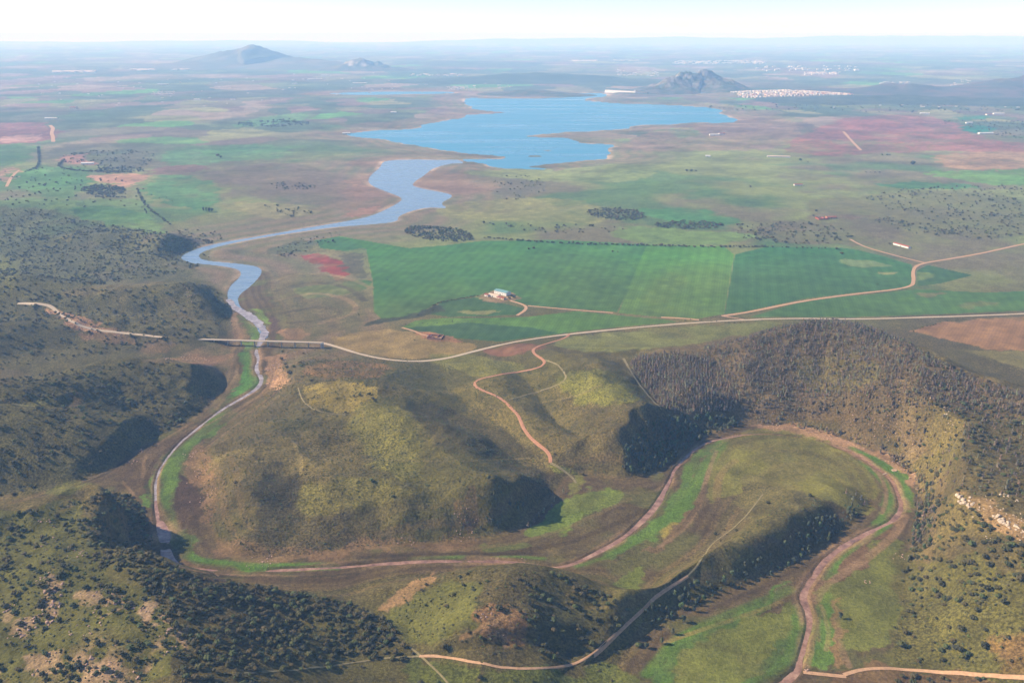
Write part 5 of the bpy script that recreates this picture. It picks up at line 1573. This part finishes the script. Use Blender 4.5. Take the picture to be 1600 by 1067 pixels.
# single farms far out on the plain
FARMS = [(137, 257, 55, 16, 7, M_WALL, M_WALL, 'white farmhouse on the reddish knoll in front of dark trees'),
         (1220, 246, 90, 14, 5, M_WALL, M_WALL2, 'long row of pale farm sheds on the bare yellowish plain'),
         (1205, 245.5, 40, 12, 5, M_WALL, M_WALL2, 'short pale shed left of the long farm sheds'),
         (1116, 212, 60, 16, 7, M_WALL, M_WALL, 'white farm on the brown plain right of the lake'),
         (1128, 210.5, 40, 14, 7, M_WALL, M_TILE, 'small tiled farmhouse beside the white farm right of the lake'),
         (1540, 209.5, 90, 20, 7, M_WALL, M_WALL, 'white farm on the edge of the teal-green field'),
         (1560, 179, 80, 20, 8, M_WALL, M_WALL, 'white farm above the teal-green field'),
         (1545, 180, 50, 18, 7, M_WALL, M_TILE, 'small tiled farm above the teal-green field'),
         (1445, 178.5, 70, 18, 7, M_WALL, M_WALL, 'white farm at the upper edge of the red land'),
         (1514, 193, 50, 14, 6, M_WALL, M_WALL, 'small white house by the pale track to the green field'),
         (1520, 151, 110, 24, 8, M_WALL, M_WALL, 'white farm under the far right hills'),
         (1595, 158, 110, 24, 8, M_WALL, M_WALL2, 'cream farm at the far right edge of the plain'),
         (1590, 161, 90, 20, 8, M_WALL, M_WALL, 'white farm below the cream farm at the far right'),
         (1323, 155, 70, 18, 8, M_WALL, M_WALL, 'white house just below the town'),
         (541, 209.5, 50, 16, 7, M_WALL, M_WALL, 'white house at the tip of the western lake arm'),
         (615, 176.5, 46, 16, 7, M_WALL, M_WALL, 'tiny white house west of the lake'),
         (562, 131, 170, 30, 10, M_WALL, M_WALL, 'white farm below the small pointed hill'),
         (492, 125, 190, 30, 10, M_WALL, M_WALL, 'far white farm below the big blue mountain'),
         (508, 119, 110, 30, 10, M_WALL, M_WALL, 'far white shed under the blue mountain slope'),
         (1247, 290.2, 34, 10, 5, M_WALL, M_TILE, 'small pale shed by the thin pale track on the plain'),
         (1106, 245, 26, 10, 5, M_WALL, M_WALL, 'lone small white shed on the yellowish plain'),
         (115, 170, 60, 26, 14, M_WALL2, M_TILE, 'pinkish farm on the hazy plain to the left'),
         (308, 157, 60, 20, 9, M_WALL, M_WALL, 'lone white house on the hazy plain to the left'),
         (255, 133, 130, 24, 9, M_WALL, M_WALL, 'lone far white farm on the hazy plain'),
         (80, 186, 90, 16, 7, M_WALL, M_WALL, 'white shed above the red soil on the left')]
for (px, py, L, W, H, wm, rm, lab) in FARMS:
    building('farmhouse' if L < 60 else 'farm', lab, px, py, L, W, H, 2.5, random.uniform(-.25, .25), wm, rm, windows=3)

# the dam beside the rocky hill
def dam():
    x, y = unproj([945.5, 993], [145.2, 147.2], 0)
    a, b = np.array([x[0], y[0]]), np.array([x[1], y[1]])
    Lb = float(np.linalg.norm(b - a)); rot = math.atan2(*(b - a)[::-1]); m = (a + b) / 2
    t = thing('dam', 'long pale concrete dam wall closing the lake beside the rocky hill', 'dam', (m[0], m[1], 0), rot)
    V = np.array([(-Lb/2, -16, -4), (Lb/2, -16, -4), (Lb/2, 16, -4), (-Lb/2, 16, -4), (-Lb/2, -5, 30), (Lb/2, -5, 24), (Lb/2, 5, 24), (-Lb/2, 5, 30)], float)
    part('wall', (V, [(0, 1, 5, 4), (1, 2, 6, 5), (2, 3, 7, 6), (3, 0, 4, 7), (4, 5, 6, 7)]), M_DAMWALL, t)
    part('walkway', box_v(-Lb/2, Lb/2, -5, 5, 30.2, 31.5), M_CONC, t)
    for i in range(7):
        u = Lb / 2 + 10 + i * 20
        part('pier', box_v(u - 3, u + 3, -14, 14, -4, 26), M_CONC, t)
    part('sluice', box_v(Lb/2 + 4, Lb/2 + 136, -4, 4, -4, 16), M_DARK, t)
    part('gate_house', box_v(Lb/2 - 14, Lb/2 - 2, -10, 10, 31.6, 38), M_WALL, t)
dam()

# the town at the foot of the rocky hill, on a low rise
town_hill = hill('town_rise', [(1150,150,26),(1180,150,40),(1230,150,44),(1280,150.5,34),(1315,151,16)], 430, 430, ((126,108,84),(110,104,76),(140,112,92)), .12, 44, 1.0, 83)
from mathutils.bvhtree import BVHTree
_bv = BVHTree.FromPolygons([v.co[:] for v in town_hill.data.vertices], [p.vertices[:] for p in town_hill.data.polygons])
def town_z(x, y):
    h = _bv.ray_cast(Vector((x, y, 500)), Vector((0, 0, -1)))
    g = float(ground(x, y))
    return max(g, h[0].z if h[0] is not None else g)
def house_mesh(L, W, H, R, wall, roof):
    a, b = gable_walls(L, W, H, R, -6), gable_roof(L, W, H, R, .4)
    V, F = join([a, b])
    return mesh_only('house', V, F, [wall, roof], [0] * len(a[1]) + [1] * len(b[1]))
HM = [house_mesh(L, W, H, 2.6, wl, rf) for (L, W, H, wl, rf) in ((16,10,9,M_WALL,M_WALL2),(22,11,10,M_WALL,M_TILE),(14,10,10,M_WALL,M_WALL2),(20,14,9,M_WALL2,M_TILE),(26,12,8,M_WALL,M_WALL2),(13,10,9,M_WALL,M_WALL))]
tx, ty = [], []
while len(tx) < 760:
    u = random.uniform(0, 1)
    px = 1150 + 168 * u
    x, y = unproj(px, 150, 0)
    dx, dy = random.gauss(0, 30), random.uniform(-400, 90) * (1 - .45 * u)
    if vnoise(np.array([px / 9.]), np.array([dy / 70.]), 7)[0] > .28:
        tx.append(float(x) + dx); ty.append(float(y) + dy)
order = sorted(range(len(tx)), key=lambda i: ty[i])
rest = []
for n, i in enumerate(order):
    z = town_z(tx[i], ty[i])
    me = HM[random.randrange(len(HM))]
    if n < 300:
        o = bpy.data.objects.new('house', me)
        COL.objects.link(o)
        o.location = (tx[i], ty[i], z)
        o.rotation_euler = (0, 0, random.uniform(0, 3.14))
        tag(o, 'small pale house of the tile-roofed town beside the rocky hill', 'house', 'houses of the town by the rocky hill')
    else:
        rest.append((tx[i], ty[i], z, random.uniform(0, 3.14), random.choice(((16,10,7),(22,11,8),(14,10,9)))))
def block_mass(name, items, wall, roof):
    V, F, I, off = [], [], [], 0
    for x, y, z, a, (L, W, H) in items:
        g1, g2 = gable_walls(L, W, H, H * .25, -6), gable_roof(L, W, H, H * .25, .3)
        for k, (v, f) in enumerate((g1, g2)):
            c, s = math.cos(a), math.sin(a)
            v = np.column_stack([x + v[:, 0] * c - v[:, 1] * s, y + v[:, 0] * s + v[:, 1] * c, z + v[:, 2]])
            V.append(v)
            F += [tuple(q + off for q in ff) for ff in f]
            I += [k] * len(f)
            off += len(v)
    o = mesh_obj(name, np.vstack(V), F, [wall, roof], mat_idx=I)
    o['kind'] = 'stuff'
    return o
block_mass('town_houses', rest, M_WALL, M_WALL2)
CL = [(1052, 1195, 96, 101, 150, 46), (895, 932, 95.5, 98, 60, 46), (960, 1000, 95, 97, 40, 40), (1258, 1312, 114.5, 118, 70, 34), (85, 152, 113, 115, 60, 60), (205, 242, 109.5, 111.5, 40, 50), (238, 274, 145, 151, 46, 15), (702, 732, 136, 142, 60, 16),
      (1370, 1420, 129, 136, 50, 18), (1470, 1600, 125, 150, 40, 20), (270, 300, 109, 111, 16, 50), (640, 720, 117, 120, 20, 40), (700, 800, 130, 140, 14, 24), (1180, 1340, 105, 112, 40, 50), (60, 420, 120, 170, 50, 16), (960, 1030, 110, 120, 30, 30), (1300, 1600, 150, 170, 40, 15), (440, 700, 115, 150, 30, 20)]
items = []
for (x0, x1, y0, y1, n, sz) in CL:
    for _ in range(n):
        px, py = random.uniform(x0, x1), random.uniform(y0, y1)
        x, y = unproj(px, py, 0)
        L = sz * random.uniform(.6, 1.7)
        items.append((float(x), float(y), float(ground(float(x), float(y))), random.uniform(-.4, .4), (L, L * .5, sz * .28)))
block_mass('distant_villages', items, M_WALL, M_WALL2)

# rocks: white rib on the right slope, pinkish outcrops at lower left, pale bank by the bridge
def rock_mesh(k, mat):
    r_ = np.random.default_rng(500 + k)
    V = IV.copy()
    for _ in range(7):
        d = r_.normal(size=3); d /= np.linalg.norm(d)
        c = .45 + .3 * r_.random()
        over = np.maximum(V @ d - c, 0)
        V -= over[:, None] * d
    V *= (1 + .12 * (r_.random(len(V)) - .5))[:, None] * np.array([1, .7 + .3 * r_.random(), .75])
    return mesh_only('rock', V, IF, [mat])
RW, RP = [rock_mesh(k, M_ROCKW) for k in range(5)], [rock_mesh(k + 9, M_ROCKP) for k in range(5)]
ROCKS = []     # x, y, size, white?, place
def rocks_at(spec, white, place):
    for px, py, n, sp_, s0, s1 in spec:
        x, y = (float(q[0]) for q in on_ground(px, py))
        for _ in range(n):
            ROCKS.append((x + random.gauss(0, sp_), y + random.gauss(0, sp_ * 1.2), random.uniform(s0, s1) * (1.0 if white else 1.25), white, place))
rocks_at([(1500,776,6,2,2.2,4.4),(1507,783,6,2.5,2.0,3.8),(1517,789,6,2.5,1.6,3.2),(1496,784,3,2,1,1.8),(1522,795,3,4,.8,1.5),(1556,806,6,2,2.0,3.6),(1564,813,7,2.5,2.0,3.8),(1578,822,8,3,1.8,3.6),(1590,825,4,3,1,2),(1565,773,4,2,1.2,2.2),(1574,777,3,2,.9,1.6),(1585,781,3,3,.8,1.6),
          (1540,798,10,7,.6,1.5),(1530,785,8,7,.6,1.4),(1600,832,8,6,.7,1.6),(1575,800,10,9,.5,1.2),(1595,812,8,8,.5,1.2),(1480,646,5,2.5,1,2),(1484,660,5,3,.8,1.8),(1465,622,5,4,.8,1.8),(1470,632,4,3,.8,1.6),(1550,838,5,5,.6,1.2)], True, 'white rock rib on the right slope')
rocks_at([(78,920,14,4,.7,2.2),(82,945,16,4.5,.8,2.2),(76,970,12,4,.7,2.0),(40,975,12,5,.6,1.8),(30,995,10,5,.6,1.6),(18,950,10,4,.6,1.7),(68,900,8,4,.6,1.5)], False, 'pinkish outcrop on the lower left hill')
rocks_at([(178,940,6,2.5,.6,1.8),(177,930,4,2,.6,1.6),(203,950,5,2.5,.6,1.6),(148,930,8,5,.5,1.4),(150,960,6,5,.5,1.3),(145,985,7,5,.5,1.4),(230,955,5,3,.6,1.5),(120,985,5,5,.5,1.2),(128,1040,10,6,.6,1.6),(70,1035,12,7,.6,1.6),(165,1055,14,8,.5,1.5),(200,1000,8,7,.4,1.1),(215,1063,8,6,.5,1.3),(262,985,9,3,.7,1.6),(266,1010,8,3,.7,1.6),(75,815,8,6,.5,1.3),(70,850,8,6,.5,1.4),(120,865,8,5,.5,1.4),(135,865,6,4,.5,1.3)], False, 'grassy slope of the lower left hill')
rocks_at([(425,575,30,8,.5,1.5),(430,590,26,7,.5,1.5),(436,570,20,8,.4,1.3),(420,600,10,5,.4,1.1)], False, 'bare bank beside the pale river bed')
rocks_at([(265,560,24,9,.5,1.6),(290,560,20,10,.5,1.4),(315,563,14,9,.5,1.3),(208,722,6,4,.8,1.8),(217,705,5,4,.8,1.6),(300,712,18,7,.4,1.2),(312,742,18,7,.4,1.2),(322,775,16,7,.4,1.2),(120,508,14,9,.5,1.4),(105,495,8,5,.5,1.3),(300,465,8,7,.8,1.8),(292,455,6,5,.8,1.8)], False, 'bare foot of a left-hand hill')
rocks_at([(400,878,12,8,.3,1.0),(420,874,10,6,.4,1.3),(640,845,10,9,.3,.9),(720,800,14,8,.4,1.1),(725,825,12,7,.4,1.0),(770,960,10,8,.4,1.1),(1360,660,20,14,.5,1.4),(1400,680,18,12,.5,1.4),(1330,650,14,12,.4,1.2),(1210,664,14,9,.4,1.2),(1300,684,14,8,.4,1.2),(1400,722,14,7,.4,1.2),(1428,748,12,5,.4,1.3),(1408,870,10,5,.4,1.1),(820,877,6,3,.4,1.0),(775,874,5,3,.4,1.0),(1258,1048,4,2,.6,1.4)], False, 'bare slope or bank')
u_, v_, dp_ = project(np.array([r_[0] for r_ in ROCKS]), np.array([r_[1] for r_ in ROCKS]), ground(np.array([r_[0] for r_ in ROCKS]), np.array([r_[1] for r_ in ROCKS])))
sc_ = np.array([r_[2] for r_ in ROCKS]) / dp_
sc_[(u_ < 5) | (u_ > PW - 5) | (v_ > PH - 4)] = -1
big = set(np.argsort(-sc_)[:300].tolist())
mid_ = {p: (float(np.median([r_[0] for r_ in ROCKS if r_[4] == p])), float(np.median([r_[1] for r_ in ROCKS if r_[4] == p]))) for p in {r_[4] for r_ in ROCKS}}
restV, restF, restI, off = [], [], [], 0
for i, (x, y, s, wh, place) in enumerate(ROCKS):
    me = (RW if wh else RP)[random.randrange(5)]
    a = random.uniform(0, 6.28)
    z = float(ground(x, y)) + s * .12
    if i in big:
        o = bpy.data.objects.new('rock', me)
        COL.objects.link(o)
        o.location, o.rotation_euler, o.scale = (x, y, z), (0, 0, a), (s, s, s * random.uniform(.7, 1.2))
        tag(o, '%s %s jagged rock, %s %s of the %s' % (('small', 'large')[s > 1.5], 'white' if wh else 'pinkish', ('upper', 'lower')[y < mid_[place][1]], ('left', 'right')[x > mid_[place][0]], place), 'rock', 'rocks on the %s' % place)
    else:
        v = np.array([q.co[:] for q in me.vertices]) * s
        c, sn = math.cos(a), math.sin(a)
        restV.append(np.column_stack([x + v[:, 0] * c - v[:, 1] * sn, y + v[:, 0] * sn + v[:, 1] * c, z + v[:, 2]]))
        restF += [tuple(q + off for q in p.vertices) for p in me.polygons]
        restI += [0 if wh else 1] * len(me.polygons)
        off += len(v)
if restV:
    o = mesh_obj('rubble', np.vstack(restV), restF, [M_ROCKW, M_ROCKP], mat_idx=restI)
    o['kind'] = 'stuff'

# round stone pen and the little weir beside the upper meadow, a broken ring of stones lower down
def stone_ring(name, label, cat, px, py, rad, n, gap, hgt, floor, mat):
    x, y = (float(q[0]) for q in on_ground(px, py))
    t = thing(name, label, cat, (x, y, float(ground(x, y))))
    for i in range(n):
        if i in gap:
            continue
        a0, a1 = 2 * math.pi * i / n, 2 * math.pi * (i + .92) / n
        V = [(rr * math.cos(a), rr * math.sin(a), z) for a in (a0, a1) for rr in (rad - .5, rad + .2) for z in (-.6, hgt * random.uniform(.8, 1.1))]
        part('stone', (np.array(V), [(0, 1, 3, 2), (4, 6, 7, 5), (0, 4, 5, 1), (2, 3, 7, 6), (0, 2, 6, 4), (1, 5, 7, 3)]), mat, t)
    if floor:
        q = np.linspace(0, 2 * math.pi, 24, endpoint=False)
        V = np.vstack([np.column_stack([(rad - .5) * np.cos(q), (rad - .5) * np.sin(q), 0 * q + .55]), np.column_stack([(rad - .5) * np.cos(q), (rad - .5) * np.sin(q), 0 * q - .5])])
        part('floor', (V, [tuple(range(24))] + [(i, (i + 1) % 24, 24 + (i + 1) % 24, 24 + i) for i in range(24)]), M_YARD, t)
stone_ring('stone_pen', 'round pale stone pen on the green bank beside the upper stream', 'stone pen', 1397, 735, 3.4, 14, (), 1.1, True, M_ROCKW)
stone_ring('stone_ring', 'broken ring of pale stones on the right-hand river meadow', 'ruin', 1355, 909, 3.4, 12, (1, 2, 5, 8, 9), .5, False, M_ROCKP)
x, y = on_ground([1381], [741])
wr = thing('weir', 'short pale stone weir across the upper stream', 'weir', (float(x[0]), float(y[0]), float(ground(x, y)[0])), wdir((1376, 743), (1391, 738)))
for i in range(9):
    part('stone', box_v(-9 + 2 * i, -7.15 + 2 * i, -.7, .7, -1, .9 + .3 * random.random()), M_ROCKW, wr)
